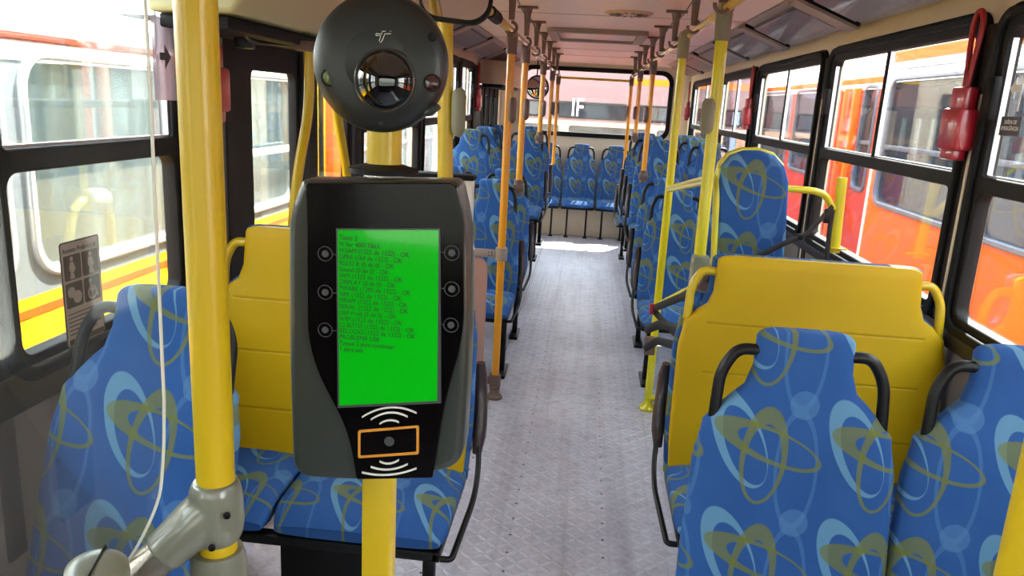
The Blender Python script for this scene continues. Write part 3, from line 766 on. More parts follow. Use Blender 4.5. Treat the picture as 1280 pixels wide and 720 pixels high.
# ------------------------------------------------------------------ yellow priority seats
YB_ = [(.40, .98, .035), (.60, 1.0, .045), (.85, .995, .042), (.945, .965, .036), (.975, .90, .033), (1.01, .80, .03), (1.05, .765, .03), (1.15, .755, .026)]
def yellow_seat(label, x0, x1, y, dz, split, aisle, legs, yoff=0.0, lk=.10):
    t = thing('priority_double_seat', label, 'seat', (0, 0, 0))
    cx = (x0+x1)/2; hw = (x1-x0)/2
    def shell(off, grow, bt):
        secs = []; N = 36
        for i in range(N+1):
            z = .42 + (1.15-.42)*i/N; a, b = interp(YB_, z)
            secs.append(((cx, lean(z, lk)+off, z), (1,0,0), (0,1,0), a*hw+grow, b*bt, (0, z)))
        for dz_, k1 in ((.008, .985), (.014, .95), (.017, .90)):
            secs.append(((cx, lean(1.15, lk)+off, 1.15+dz_), (1,0,0), (0,1,0), .755*hw*k1+grow, .026*(k1-.25)*bt, (0, 1.15+dz_)))
        return loft(secs, 64, 5.0)
    obj('backrest', shell(.018, .006, .8), 'fabric', t)
    obj('front_cover', shell(-.012, -.006, .8), 'vinyl', t)
    for s in (-1, 1):
        f = lambda x, z: (cx + s*x*hw, lean(z, lk)+.0, z)
        obj('handle', tube(rounded([f(.73, 1.11), f(.84, 1.115), f(.915, 1.06), f(.925, .95)], .05, 6), .014, 14), 'yellow', t)
    obj('cushion', cushion_bm((x0+split)/2, (split-x0)/2-.004, y0=-.46, uo=.02), 'fabric', t)
    obj('cushion', cushion_bm((x1+split)/2, (x1-split)/2-.004, y0=-.46, uo=.33), 'fabric', t)
    seat_frame(t, None, x0, x1, legs)
    armrest(t, x0-.015 if aisle < 0 else x1+.015, aisle)
    t.location = (0, y, dz); return t
ys = yellow_seat('wide yellow-fronted priority seat behind the nearest blue seats on the right', .33, 1.185, 2.52, .01, .76, -1, .40)
yl = yellow_seat('wide yellow-fronted priority seat on the left behind the validator', -1.13, -.30, 2.27, .045, -.80, 1, -.37)
bm = box((-.78, -.42, -.045), (-.52, -.12, .355), .006); obj('pedestal_box', bm, 'rubber', yl)

# rear bench: single seats in a row against the back wall
rs = thing('rear_bench_seat', '', 'seat', group='seats of the rear bench')
obj('backrest', backrest_bm(0, 1.0, .11, .02, .10), 'fabric', rs); obj('cushion', cushion_bm(0, .205, uo=.11), 'fabric', rs)
for s in (-1, 1): obj('handle', handle_bm(0, s, 1.0, .10), 'black', rs)
bm = bmesh.new(); add_box(bm, (-.20, -.46, .355), (.20, -.42, .385), .006); add_box(bm, (-.20, -.12, .355), (.20, -.08, .385), .006); add_box(bm, (-.015, -.44, .36), (.015, -.10, .38), .004); obj('frame', bm, 'black', rs)
for lx in (-.12, .12):
    bm = bmesh.new(); add_tube(bm, [(lx, -.42, 0), (lx, -.42, .36)], .012, 10); add_box(bm, (lx-.025, -.46, 0), (lx+.025, -.38, .015), .004); obj('leg', bm, 'black', rs)
labs = ['left corner seat of the rear bench', 'blue rear bench seat left of the aisle end', 'middle rear bench seat facing straight down the aisle', 'blue rear bench seat right of the aisle end', 'right corner seat of the rear bench']
for i, cx in enumerate((-.96, -.525, -.09, .345, .78)):
    c = rs if i == 0 else copy_tree(rs); c.location = (cx, 10.02, 0); c['label'] = labs[i]
o = obj('bench_plinth', box((-1.0, 9.74, 0), (.98, 10.15, .34), .01), 'cream'); tag(o, 'cream boxed plinth under the rear bench', 'plinth')

# ------------------------------------------------------------------ white divider box and brown panel at the left pole
t = thing('divider_box', 'white divider box with a black top edge behind the validator', 'divider', (-.85, 4.1, 0))
part_at(t, 'body', box((-1.14, 4.06, .0), (-.605, 4.16, 1.205), .006), 'white')
part_at(t, 'top_edge', box((-1.145, 4.05, 1.20), (-.595, 4.17, 1.228), .006), 'rubber')
t = thing('guard_panel', 'rounded brown-pink guard panel bracketed to the left floor pole', 'panel', (-.53, 4.03, .1))
o = plate('panel', [rrect(-.60, -.495, .08, .80, (.01, .01, .06, .01))], .016, plane_y(4.02), 'pinkpanel', t, bev=.004); o.matrix_parent_inverse = root_mat(t).inverted()
for zz in (.825, .105):
    bm = bmesh.new(); add_box(bm, (-.60, 4.0, zz-.022), (-.44, 4.035, zz+.022), .01); add_tube(bm, [(-.425, 4.02, zz-.035), (-.425, 4.02, zz+.035)], .032, 18)
    br = part_at(t, 'bracket', bm, 'bracket' if zz < .5 else 'duct')
    bm = bmesh.new()
    for a, b in ((-.49, .008), (-.49, -.008), (-.475, .008), (-.475, -.008)): add_tube(bm, [(a, 3.998, zz+b), (a, 4.003, zz+b)], .003, 8)
    sc_ = obj('screws', bm, 'rubber', br)

# ------------------------------------------------------------------ wheelchair backrest pad, arm, plate and belts
t = thing('wheelchair_back_support', 'tall blue pad with yellow rim of the wheelchair bay above the yellow seat', 'backrest', (.72, 3.3, .5))
pc = lambda p, y=3.25: px_y(p, y)
def padloop(dx):
    q = [pc(p) for p in ((893, 345), (978, 345), (984, 215), (966, 193), (940, 187), (915, 190), (900, 207), (896, 235))]
    return [(v.x, v.z) for v in q]
q = [(893, 420), (893, 330), (897, 225), (902, 207), (913, 194), (930, 188), (950, 188), (968, 194), (980, 208), (985, 228), (981, 300), (976, 345), (974, 420)]
lp = [(pc(p).x, pc(p).z) for p in q]
cxp = sum(a for a, b in lp)/len(lp)
lo_ = [((a-cxp)*1.055+cxp-.004, (b if b < .9 else 1.0+(b-1.0)*1.022)) for a, b in lp]
o = plate('rim', [lo_], .03, plane_y(3.275), 'lime', t, bev=.006); o.matrix_parent_inverse = root_mat(t).inverted()
o = plate('pad', [lp], .05, plane_y(3.25), 'fabric', t, bev=.016); o.matrix_parent_inverse = root_mat(t).inverted()
me = o.data
uvl = me.uv_layers.get('UVMap') or me.uv_layers.new(name='UVMap')
for l in me.loops:
    v = me.vertices[l.vertex_index].co; uvl.data[l.index].uv = (v.x*.85, v.z*.85)
part_at(t, 'post', box((.66, 3.29, .0), (.74, 3.34, 1.2), .01), 'black')
t = thing('wheelchair_side_arm', 'yellow curved arm and upright plate by the window of the wheelchair bay', 'grab bar', (1.0, 3.3, .9))
part_at(t, 'curved_arm', tube(rounded([pc((984, 236)), pc((1015, 238)), pc((1032, 243)), pc((1041, 262))], .05, 8), .014, 14), 'lime')
a = pc((1053, 222)); b = pc((1043, 316)); bm = bmesh.new()
d = (b-a).normalized()
add_tube(bm, [a, b], .021, 8, .009); part_at(t, 'upright_plate', bm, 'lime')
part_at(t, 'foot_clip', box(pc((1040, 305))-Vector((.02, .02, .02)), pc((1052, 313))+Vector((.02, .02, .01)), .006), 'yellow')
def ribbon(pts, wd=.024, th=.0018): 
    return tube([Vector(p) for p in rounded(pts, .03, 3)], wd, 8, th)
t = thing('shoulder_belt', 'long black webbing belt slanting from the window side arm down behind the yellow seat', 'belt', tuple(pc((1041, 262), 3.1)))
bm = bmesh.new(); add_tube(bm, rounded([pc((1041, 258), 3.2), pc((1008, 293), 3.15), pc((985, 302), 3.12), pc((940, 324), 3.08), pc((925, 345), 3.0)], .02, 3), .012, 8, .004)
part_at(t, 'webbing', bm, 'belt')
bm = bmesh.new(); add_tube(bm, rounded([pc((1041, 262), 3.2), pc((1037, 285), 3.2), pc((1034, 318), 3.2), pc((1033, 345), 3.2)], .02, 3), .010, 8, .004); part_at(t, 'hanging_end', bm, 'belt')
part_at(t, 'buckle', box(pc((1034, 270), 3.19)-Vector((.014, .01, .03)), pc((1034, 270), 3.19)+Vector((.014, .01, .03)), .006), 'black')
part_at(t, 'guide', box(pc((998, 296), 3.14)-Vector((.018, .008, .012)), pc((998, 296), 3.14)+Vector((.018, .008, .012)), .005), 'rubber')
t = thing('lap_belt', 'black lap belt with a red release button clipped to the yellow upright', 'belt', tuple(pc((820, 400), 3.9)))
k4 = lambda p: px_y(p, 3.95); k3 = lambda p: px_y(p, 3.0)
bm = bmesh.new(); add_tube(bm, rounded([px_y((816, 386), 3.9), px_y((850, 372), 3.5), px_y((885, 352), 2.95), px_y((905, 338), 2.8)], .02, 3), .020, 8, .006); part_at(t, 'webbing', bm, 'belt')
bm = bmesh.new(); add_tube(bm, rounded([px_y((817, 388), 3.92), px_y((835, 408), 3.7), px_y((858, 430), 3.3)], .02, 3), .022, 8, .006); part_at(t, 'webbing', bm, 'belt')
c = px_y((815, 386), 3.88); part_at(t, 'release_button', box(c-Vector((.012, .012, .028)), c+Vector((.012, .012, .028)), .005), 'red')
t = thing('belt_retractor', 'black belt retractor clamped low on the yellow upright', 'retractor', tuple(px_y((818, 430), 3.95)))
c = px_y((812, 432), 3.94); part_at(t, 'clamp', box(c-Vector((.03, .02, .05)), c+Vector((.03, .02, .05)), .01), 'bracket')
bm = bmesh.new(); add_tube(bm, rounded([px_y((806, 435), 3.94), px_y((822, 426), 3.8), px_y((845, 432), 3.5), px_y((862, 450), 3.3)], .03, 4), .022, 10, .01); part_at(t, 'strap', bm, 'belt')
bm = bmesh.new(); add_tube(bm, rounded([px_y((808, 412), 3.94), px_y((826, 405), 3.8), px_y((850, 412), 3.5)], .03, 4), .024, 10, .012); part_at(t, 'reel_arm', bm, 'belt')

# ------------------------------------------------------------------ foreground: guard panel, grey joint, turnstile cap
gp = thing('clear_guard_panel', 'clear acrylic guard panel with a rounded lower corner in the left foreground', 'panel', (-.45, .76, 1.07))
outl = [(-1.12, .965), (-.66, .965)] + [(p.x, p.z) for p in rounded([(-.63, .965, .965), (-.59, 0, .978), (-.55, 0, 1.01), (-.519, 0, 1.051), (-.496, 0, 1.086), (-.474, 0, 1.13), (-.462, 0, 1.162), (-.455, 0, 1.218), (-.4515, 0, 1.277)], .02, 3)] + [(-.447, 1.62), (-.447, 1.92), (-1.12, 1.92)]
o = plate('acrylic_sheet', [outl], .004, plane_y(.76), 'acrylic', gp); o.matrix_parent_inverse = root_mat(gp).inverted()
ed = outl[1:-1]
part_at(gp, 'polished_edge', tube([(x+.001, .76, z) for x, z in ed], .0019, 8), 'acrylic_edge')
t = thing('pole_joint', 'glossy grey T-joint gripping the thick yellow pole', 'joint', (-.42, .81, 1.05))
J = lambda p: px_y(p, .81)
bm = bmesh.new()
add_tube(bm, [(-.421, .81, 1.075), (-.421, .81, 1.085), (-.421, .81, 1.10), (-.421, .81, 1.13), (-.421, .81, 1.146), (-.421, .81, 1.156)], [.026, .0305, .033, .032, .030, .0262], 32)
pts = [(-.425, .808, 1.118), (-.440, .800, 1.104), (-.458, .790, 1.086), (-.476, .780, 1.068)]
add_tube(bm, pts, [.032, .031, .0285, .0265], 28)
jo = part_at(t, 'joint_body', bm, 'joint')
md = jo.modifiers.new('remesh', 'REMESH'); md.mode = 'VOXEL'; md.voxel_size = .0022; md.use_smooth_shade = True
md2 = jo.modifiers.new('smooth', 'SMOOTH'); md2.factor = .5; md2.iterations = 12
for (zz, xx) in ((1.125, -.3955), (1.085, -.412)):
    part_at(t, 'screw', lathe([(0, 0), (.0042, 0), (.0042, .003), (.003, .0035), (.003, .001), (0, .001)], 16, Matrix.Translation((xx, .786 if xx > -.40 else .778, zz)) @ Matrix.Rotation(PI/2 , 4, 'X') @ Matrix.Rotation(.5, 4, 'Y')), 'rubber')
part_at(t, 'lower_sleeve', add_tube(bmesh.new(), [(-.421, .81, .90), (-.421, .81, 1.05), (-.421, .81, 1.062)], [.033, .033, .030], 32), 'joint')
e1 = Vector((-.470, .784, 1.074)); 
t = thing('turnstile_arm_tube', 'satin grey tube running from the joint down to the lower left', 'tube', tuple(e1))
part_at(t, 'tube', tube([e1, e1 + Vector((-.19, -.10, -.19))], .0235, 28), 'steel')
c0 = px_y((121, 706), .68)
t = thing('turnstile_end', 'round grey end cap with a dark slot at the bottom left', 'cap', tuple(c0))
R_ = Matrix.Translation(c0 + Vector((0, 0, .0))) @ Euler((.10, .12, 0)).to_matrix().to_4x4()
part_at(t, 'cap', add_lathe(bmesh.new(), [(.0, .004), (.018, .0035), (.025, .001), (.0308, -.004), (.032, -.012), (.032, -.14)], 48, R_), 'joint')
part_at(t, 'slot', box((-.0011, -.026, .0), (.0011, .026, .0048), 0, mtx=R_ @ Matrix.Rotation(.25, 4, 'Z')), 'rubber')

# ------------------------------------------------------------------ ticket validator on its post
VX, VY = -.262, .97
v_ = thing('ticket_validator', 'dark ticket validator with a bright green screen on the central yellow post', 'validator', (VX, VY, 1.10), 0)
K = 957.0
def vp(p):   # pixel of the photo -> local (u, z) on the face plane of the machine
    q = px_y(p, VY-.055); return (q.x, q.z)
FY = VY-.055
def vplate(name, pix, y, depth, m, parent, bev=0.0, smooth_r=None):
    lp = [vp(p) for p in pix]
    o = plate(name, [lp], depth, plane_y(y), m, parent, bev); o.matrix_parent_inverse = root_mat(v_).inverted() if parent is v_ else (Matrix() if parent is None else Matrix())
    return o
def smoothpix(pts, r, seg=6): return [(p.x, p.y) for p in rounded([Vector((a, b, 0)) for a, b in pts], r, seg)]
def closed_round(pts, rs, seg=6):
    out = []; n = len(pts)
    for i in range(n):
        a, b, c = Vector(pts[i-1]), Vector(pts[i]), Vector(pts[(i+1)%n]); r = rs[i] if isinstance(rs, (list, tuple)) else rs
        d1, d2 = a-b, c-b; r = min(r, d1.length*.49, d2.length*.49); p1 = b+d1.normalized()*r; p2 = b+d2.normalized()*r
        for k in range(seg+1):
            t = k/seg; q = (1-t)**2*p1+2*t*(1-t)*b+t*t*p2; out.append((q.x, q.y))
    return out
body = closed_round([(374, 225), (571, 227), (585, 290), (585, 440), (576, 588), (470, 606), (363, 600), (357, 420), (357, 270)], [6, 10, 40, 60, 26, 60, 26, 60, 40], 8)
bo = vplate('shell', body, FY+.0345, .058, 'shell', v_, bev=.010)
part_at(v_, 'rear_housing', box((VX-.08, FY+.06, 1.14), (VX+.075, VY+.03, 1.49), .012), 'shell')
fac = closed_round([(382, 229), (569, 229), (580, 270), (580, 420), (556, 500), (541, 597), (446, 599), (436, 540), (384, 440), (384, 270)], [4, 8, 20, 40, 40, 3, 3, 30, 50, 20], 8)
fc = vplate('front_glass', fac, FY+.003, .008, 'facia', v_, bev=.001)
scr = [(423, 287), (549, 287), (547, 500), (425, 506)]
s0 = vplate('screen', scr, FY-.002, .002, 'greenscreen', v_)
bz = plate('screen_edge', [[vp(p) for p in ((421, 285), (551, 285), (552, 503), (423, 509))], [vp(p) for p in scr]], .0026, plane_y(FY-.002), 'screenbezel', v_); bz.matrix_parent_inverse = root_mat(v_).inverted()
lines = ['Teste 2', 'N Ser 4001T663', 'H SAM (1322 de 1322) - OK', 'GPRS (164 de 1322) - OK', 'RS232 R (0 de 0) - OK', 'Sound (0 de 0) - OK', 'SAM (1322 de 1322) - OK', 'DISPLAY (0 de 0) - OK',
         'MIFARE (1295 de 1322) - OK', 'NPE (1322 de 1322) - OK', 'MRAM (1322 de 1322) - OK', 'SERIAL (1322 de 1322) - OK', 'DSP Prod (0 de 0) - OK', 'WIFI (1322 de 1322) - OK',
         'CJ BOTO (1322 de 1322) - OK', 'RELOGIO (1322 de 1322) - OK', 'PROBLEMA USB', 'Toque 2 para continuar', '1 para sair']
u0, z0 = vp((425, 297)); u1, z1 = vp((425, 441))
tx = text('screen_text', '\n'.join(lines), .0088, plane_y(FY-.0034) @ Matrix.Translation((u0, z0-.002, 0)), 'greentext', s0, depth=.0002, line=(z0-z1)/18/.0088*.96, sx=.86)
tx.matrix_parent_inverse = root_mat(v_).inverted() @ Matrix()
tx.matrix_parent_inverse = Matrix(); tx.parent = v_; tx.matrix_parent_inverse = root_mat(v_).inverted()
def ring_loops(c, ro, ri, n=28):
    u, z = vp(c); f = lambda r: [(u+r*math.cos(2*PI*k/n), z+r*math.sin(2*PI*k/n)) for k in range(n)]
    return [f(ro), f(ri)] if ri else [f(ro)]
def vpart(name, loops, m, y=FY-.0015, depth=.0016, parent=None):
    o = plate(name, loops, depth, plane_y(y), m, v_); o.matrix_parent_inverse = root_mat(v_).inverted(); return o
for (bx, by, s) in ((407, 317, 1), (407, 365, 1), (407, 412, 1), (565, 316, -1), (565, 361, -1), (564, 406, -1)):
    bu, bz_ = vp((bx, by))
    bt = vpart('button', ring_loops((bx, by), .0043, None), 'greymark')
    vpart('button_ring', ring_loops((bx, by), .0096, .0088), 'greymark')
    x0_, x1_ = (bu+s*.0094, bu+s*.0148)
    vpart('button_line', [[(min(x0_, x1_), bz_-.0004), (max(x0_, x1_), bz_-.0004), (max(x0_, x1_), bz_+.0004), (min(x0_, x1_), bz_+.0004)]], 'greymark')
co = [(448, 537), (524, 531), (524, 567), (448, 572)]; ci = [(451, 540), (521, 534), (521, 564), (451, 569)]
vpart('card_outline', [[(a, b) for a, b in [vp(p) for p in closed_round(co, 3)]], [vp(p) for p in closed_round(ci, 2)]], 'orangemark')
vpart('card_dot', ring_loops((487, 551), .0066, None), 'greymark')
def arc(cx, cy, hwid, sag, up):
    pts = []; n = 12
    for k in range(n+1):
        u = -1+2*k/n; pts.append((cx+u*hwid, cy - up*sag*(1-u*u) - u*2.6*(hwid/34)))
    lo2 = [(a, b+2.2) for a, b in pts[::-1]]
    return [vp(p) for p in pts+lo2]
for (cy, hw_, sg, up) in ((527, 12, 3.5, 1), (521, 23, 7, 1), (517, 34, 9.5, 1), (574, 12, 3.5, -1), (580, 23, 5, -1), (586, 34, 5.5, -1)):
    vpart('contactless_arc', [arc(487, cy, hw_, sg, up)], 'whitemark')
part_at(v_, 'mounting_collar', lathe([(.045, 0), (.045, .006), (.03, .010), (.0232, .012)], 32, Matrix.Translation((VX, VY+.01, 1.522))), 'rubber')
# the post and the camera disc
t = thing('validator_post', 'yellow post carrying the validator and the round camera', 'post', (VX, VY+.03, 0))
part_at(t, 'tube', tube([(VX, VY+.01, 1.52), (VX, VY+.01, 2.15)], .0222, 28), 'yellow')
part_at(t, 'lower_tube', box((VX-.0205, VY-.012, .0), (VX+.0205, VY+.030, 1.12), .004), 'yellow')
part_at(t, 'floor_flange', lathe([(.06, 0), (.06, .01), (.03, .014)], 32, Matrix.Translation((VX, VY+.01, 0))), 'bracket')
cc = px_y((475, 79), VY-.05); cd = thing('camera_disc', 'round black face camera with a glassy central lens above the validator', 'camera', tuple(cc))
RD = .083*(VY-.05)/.95*1.0
# local frame: disc axis points to -Y (towards the camera), slightly up
D0 = Matrix.Translation(cc) @ Matrix.Rotation(PI/2, 4, 'X')
D0 = Matrix.Translation(cc) @ Matrix.Rotation(PI/2, 4, 'X') @ Matrix.Rotation(.02, 4, 'Y')
prof = [(0, -.03), (RD*.80, -.03), (RD*.95, -.022), (RD, -.010), (RD*1.0, -.002), (RD*.985, .004), (RD*.95, .009), (RD*.85, .0135), (RD*.70, .017), (RD*.46, .0195), (RD*.44, .0185), (0.0, .0185)]
part_at(cd, 'housing', add_lathe(bmesh.new(), prof, 96, D0), 'disc')
lc = px_y((480, 100), VY-.072); L0 = Matrix.Translation((lc.x, VY-.068, lc.z)) @ Matrix.Rotation(PI/2, 4, 'X')
LR = .0345
part_at(cd, 'lens_rim', add_lathe(bmesh.new(), [(LR*.94, -.004), (LR*1.05, -.004), (LR*1.05, .003), (LR*1.0, .0045), (LR*.94, .003)], 64, L0), 'lensrim')
part_at(cd, 'lens', add_lathe(bmesh.new(), [(LR*.98, -.002)] + [(LR*.98*math.cos(a), .0225*math.sin(a)) for a in [k/16*PI/2 for k in range(1, 17)]], 64, L0), 'lens')
def dm(p, back=.0): q = px_y(p, VY-.068); return q
for (p, r, m, nm) in (((414, 97), .0093, 'olivedot', 'sensor_window'), ((541, 104), .0088, 'maroondot', 'sensor_window'), ((413, 38), .0052, 'rubber', 'screw_hole'), ((540, 46), .0052, 'rubber', 'screw_hole')):
    q = px_y(p, VY-.062); yb_ = VY-.0625 if nm == 'sensor_window' else VY-.059
    part_at(cd, nm, add_lathe(bmesh.new(), [(0, -.006), (r, -.006), (r, .0035), (r*.85, .0045), (0, .0048)], 32, Matrix.Translation((q.x, yb_, q.z)) @ Matrix.Rotation(PI/2, 4, 'X')), m)
    if nm == 'sensor_window':
        part_at(cd, 'sensor_ring', add_lathe(bmesh.new(), [(r, .0), (r*1.16, .0), (r*1.16, .0042), (r, .0042)], 32, Matrix.Translation((q.x, yb_, q.z)) @ Matrix.Rotation(PI/2, 4, 'X')), 'rubber')
# outline of the small T-shaped emblem
em = [(470, 42), (477, 42.5), (478, 39), (489, 39), (489, 42), (481, 42.5), (478, 50), (476, 53), (474, 51), (476, 44.5), (470, 44.5)]
FYd = VY-.0686
def eo(pix, y): return [(px_y(p, y).x, px_y(p, y).z) for p in pix]
o_ = eo(em, FYd); cxm = sum(a for a, b in o_)/len(o_); czm = sum(b for a, b in o_)/len(o_)
bm = bmesh.new(); add_tube(bm, [(a, FYd, b) for a, b in o_] + [(o_[0][0], FYd, o_[0][1])], .00045, 6); part_at(cd, 'emblem', bm, 'whitemark')
t41 = text('model_mark', '41', .006, plane_y(VY-.0635) @ Matrix.Translation((px_y((474, 154), VY-.06).x, px_y((474, 156), VY-.06).z, 0)), 'greymark', cd); t41.matrix_parent_inverse = root_mat(cd).inverted()
q = px_y((540, 137), VY-.05); part_at(cd, 'side_tab', box(q-Vector((.010, .008, .004)), q+Vector((.008, .02, .004)), .003, mtx=Matrix.Translation(q) @ Matrix.Rotation(-.7, 4, 'Y') @ Matrix.Translation(-q)), 'disc')
part_at(cd, 'neck', box((VX-.03, VY-.03, cc.z-.03), (VX+.03, VY-.008, cc.z+.03), .006), 'rubber')

# ------------------------------------------------------------------ mirrors
c = px_y((571, 2), 1.9)
t = thing('passenger_mirror', 'wide dark-rimmed interior mirror at the top edge beside the yellow pole', 'mirror', tuple(c))
o = plate('rim', [rrect(-.09, .085, -.052, .065, .05, 8)], .02, Matrix.Translation(c) @ Matrix.Rotation(.08, 4, 'Y') @ Matrix.Rotation(1.30, 4, 'X'), 'rubber', t, bev=.006); o.matrix_parent_inverse = root_mat(t).inverted()
o = plate('mirror_face', [rrect(-.082, .077, -.045, .058, .045, 8)], .004, Matrix.Translation(c) @ Matrix.Rotation(.08, 4, 'Y') @ Matrix.Rotation(1.30, 4, 'X') @ Matrix.Translation((0, 0, .0105)), 'mirror', t); o.matrix_parent_inverse = root_mat(t).inverted()
part_at(t, 'bracket_arm', tube(rounded([c+Vector((0, .01, .03)), c+Vector((.02, .03, .18)), (c.x+.02, 2.0, CZ)], .03, 4), .007, 10), 'black')
t = thing('rail_clamp', 'black grab clamp on the yellow left overhead handrail', 'clamp', (LX, 3.2, LZ))
part_at(t, 'sleeve', tube([(LX, 3.10, LZ), (LX, 3.34, LZ)], .026, 8), 'rubber')
part_at(t, 'strap', add_tube(bmesh.new(), rounded([(LX-.02, 3.22, LZ+.01), (LX-.09, 3.16, LZ+.05), (LX-.20, 3.10, LZ+.10), (LX-.28, 3.08, CZ-.004)], .03, 4), .020, 8, .008), 'rubber')
c = px_y((672, 109), 9.55)
t = thing('rear_door_mirror', 'round convex mirror hung at the rear left in front of the back window', 'mirror', tuple(c))
Dm = Matrix.Translation(c) @ Matrix.Rotation(PI/2, 4, 'X') @ Matrix.Rotation(-.15, 4, 'Y')
part_at(t, 'rim', add_lathe(bmesh.new(), [(.125, -.012), (.142, -.012), (.142, .006), (.132, .01), (.125, .004)], 48, Dm), 'black')
part_at(t, 'mirror_face', add_lathe(bmesh.new(), [(.128, -.004)] + [(.128*math.cos(a), .03*math.sin(a)) for a in [k/8*PI/2 for k in range(9)]], 48, Dm), 'mirror')
part_at(t, 'arm', tube(rounded([c+Vector((0, .02, .0)), c+Vector((-.02, .08, .12)), (c.x-.02, 9.7, CZ+.01)], .03, 4), .008, 10), 'black')

# ------------------------------------------------------------------ red emergency boxes with looped cords
def hammer(x, y, s, label, z=1.62, k=1.0):
    t = thing('emergency_hammer_box', label, 'hammer box', (x, y, z), group='red emergency boxes on the window posts')
    bm = bmesh.new(); add_box(bm, (-.035, -.062*k, -.075), (.028, .062*k, .055), .012)
    obj('box', bm, 'red', t)
    bm = bmesh.new(); add_box(bm, (-.022, -.045*k, .045), (.022, .045*k, .12), .008); obj('holder', bm, 'red', t)
    obj('lower_lip', box((-.026, -.04*k, -.105), (.02, .04*k, -.07), .006), 'red', t)
    pts = [(0, -.012, .10), (0, -.020, .20), (0, -.035, .27), (0, -.036, .315), (0, -.018, .345), (0, .010, .345), (0, .026, .315), (0, .022, .25), (0, .012, .18), (0, .006, .10)]
    obj('looped_cord', tube(rounded(pts, .03, 4), .0085, 10), 'redcord', t)
    t.rotation_euler = (0, 0, 0 if s > 0 else PI)
    return t
hammer(XR-.045, 2.60, 1, 'nearest red emergency box on the post between the first two right windows')
hammer(XR-.045, 5.98, 1, 'red emergency box far down the right wall behind the wheelchair pad')
hammer(XR-.045, 7.63, 1, 'small red emergency box on the right wall, half behind the yellow upright')
hammer(XR-.045, 9.72, 1, 'farthest bright red emergency box in the right rear corner')
hammer(XL+.045, 7.72, -1, 'red emergency box on the left wall before the rear door')
hammer(XL+.045, 2.24, -1, 'red emergency box on the left post above the thick pole, mostly hidden')

# ------------------------------------------------------------------ stickers
def plane_in(x, flip=1):   # reads correctly from inside the bus: left wall (+X normal) u runs +Y ; right wall u runs -Y
    if flip > 0: return Matrix(((0,0,1,x),(1,0,0,0),(0,1,0,0),(0,0,0,1)))
    return Matrix(((0,0,-1,x),(-1,0,0,0),(0,1,0,0),(0,0,0,1)))
st = thing('priority_seat_sticker', 'grey priority seating sticker on the left window behind the guard panel', 'sticker', (XL, 1.57, 1.02))
SXX = XL+.0165
def lplate(parent, name, loops, m, x, depth=.001):
    o = plate(name, loops, depth, plane_in(x), m, parent); o.matrix_parent_inverse = root_mat(parent).inverted(); return o
lplate(st, 'backing', [rrect(1.565, 1.705, 1.015, 1.262, .008)], 'stickerdark', SXX)
lplate(st, 'sheet', [rrect(1.569, 1.701, 1.019, 1.258, .006)], 'stickergrey', SXX+.0006)
o = text('title', 'Assento Preferencial', .0165, plane_in(SXX+.0014) @ Matrix.Translation((1.572, 1.236, 0)), 'stickerdark', st, sx=.86); o.matrix_parent_inverse = root_mat(st).inverted()
sq = [(1.574, 1.172), (1.638, 1.172), (1.574, 1.108), (1.638, 1.108)]
for i, (a, b) in enumerate(sq):
    lplate(st, 'pictogram_field', [rrect(a, a+.058, b, b+.058, .004)], 'stickerdark', SXX+.0013)
def circ(cx, cy, r, n=16): return [(cx+r*math.cos(2*PI*k/n), cy+r*math.sin(2*PI*k/n)) for k in range(n)]
XS = SXX+.002
def pict(name, loopsets):
    for j, l in enumerate(loopsets): lplate(st, name, [l] if isinstance(l[0], tuple) else l, 'stickergrey', XS)
a, b = sq[0]; pict('pregnant_figure', [circ(a+.026, b+.049, .0055), [(a+.020, b+.042), (a+.031, b+.042), (a+.038, b+.026), (a+.034, b+.020), (a+.030, b+.018), (a+.034, b+.003), (a+.018, b+.003), (a+.021, b+.018), (a+.017, b+.026)]])
a, b = sq[1]; pict('adult_with_child_figure', [circ(a+.028, b+.049, .0055), [(a+.021, b+.042), (a+.034, b+.042), (a+.040, b+.024), (a+.035, b+.018), (a+.040, b+.003), (a+.022, b+.003), (a+.024, b+.018), (a+.019, b+.026)]])
a, b = sq[2]; pict('seated_figures', [circ(a+.018, b+.036, .013), circ(a+.038, b+.022, .015)])
a, b = sq[3]; pict('wheelchair_figure', [circ(a+.022, b+.050, .005), [circ(a+.028, b+.020, .017, 24), circ(a+.028, b+.020, .0125, 24)], [(a+.019, b+.044), (a+.025, b+.044), (a+.027, b+.030), (a+.042, b+.030), (a+.050, b+.010), (a+.045, b+.008), (a+.038, b+.025), (a+.021, b+.025)]])
bm = bmesh.new()
for j in range(6): add_box(bm, (XS-.0005, 1.576, 1.092-j*.0095), (XS+.0002, 1.694-(.02 if j % 3 == 2 else 0), 1.0945-j*.0095))
part_at(st, 'small_print', bm, 'greymark', smooth=False)
lplate(st, 'footer_band', [rrect(1.572, 1.698, 1.021, 1.034, .002)], 'stickerdark', XS)
st = thing('window_notice', 'pale translucent notice with an arrow high on the left window beside the thick pole', 'sticker', (XL, 2.0, 1.6))
def lplate2(name, loops, m, x): return lplate(st, name, loops, m, x)
M['film'] = glass_mat('pale_film', (.8, .78, .8), dirt=.55, gloss=.05, dirtcol=(235, 225, 232))
lplate2('sheet', [rrect(1.985, 2.10, 1.575, 1.79, .003)], 'film', SXX)
lplate2('arrow', [[(2.045, 1.66), (2.075, 1.69), (2.045, 1.72), (2.045, 1.70), (2.02, 1.70), (2.02, 1.68), (2.045, 1.68)]], 'greymark', SXX+.001)
st = thing('exit_sticker', 'white emergency exit sticker with an arrow on the nearest right window', 'sticker', (XR, 2.40, 1.6))
XQ = XR+.012-.0045
def rplate(name, loops, m, x=XQ):
    o = plate(name, loops, .001, plane_in(x, -1), m, st); o.matrix_parent_inverse = root_mat(st).inverted(); return o
u_ = lambda y: -y
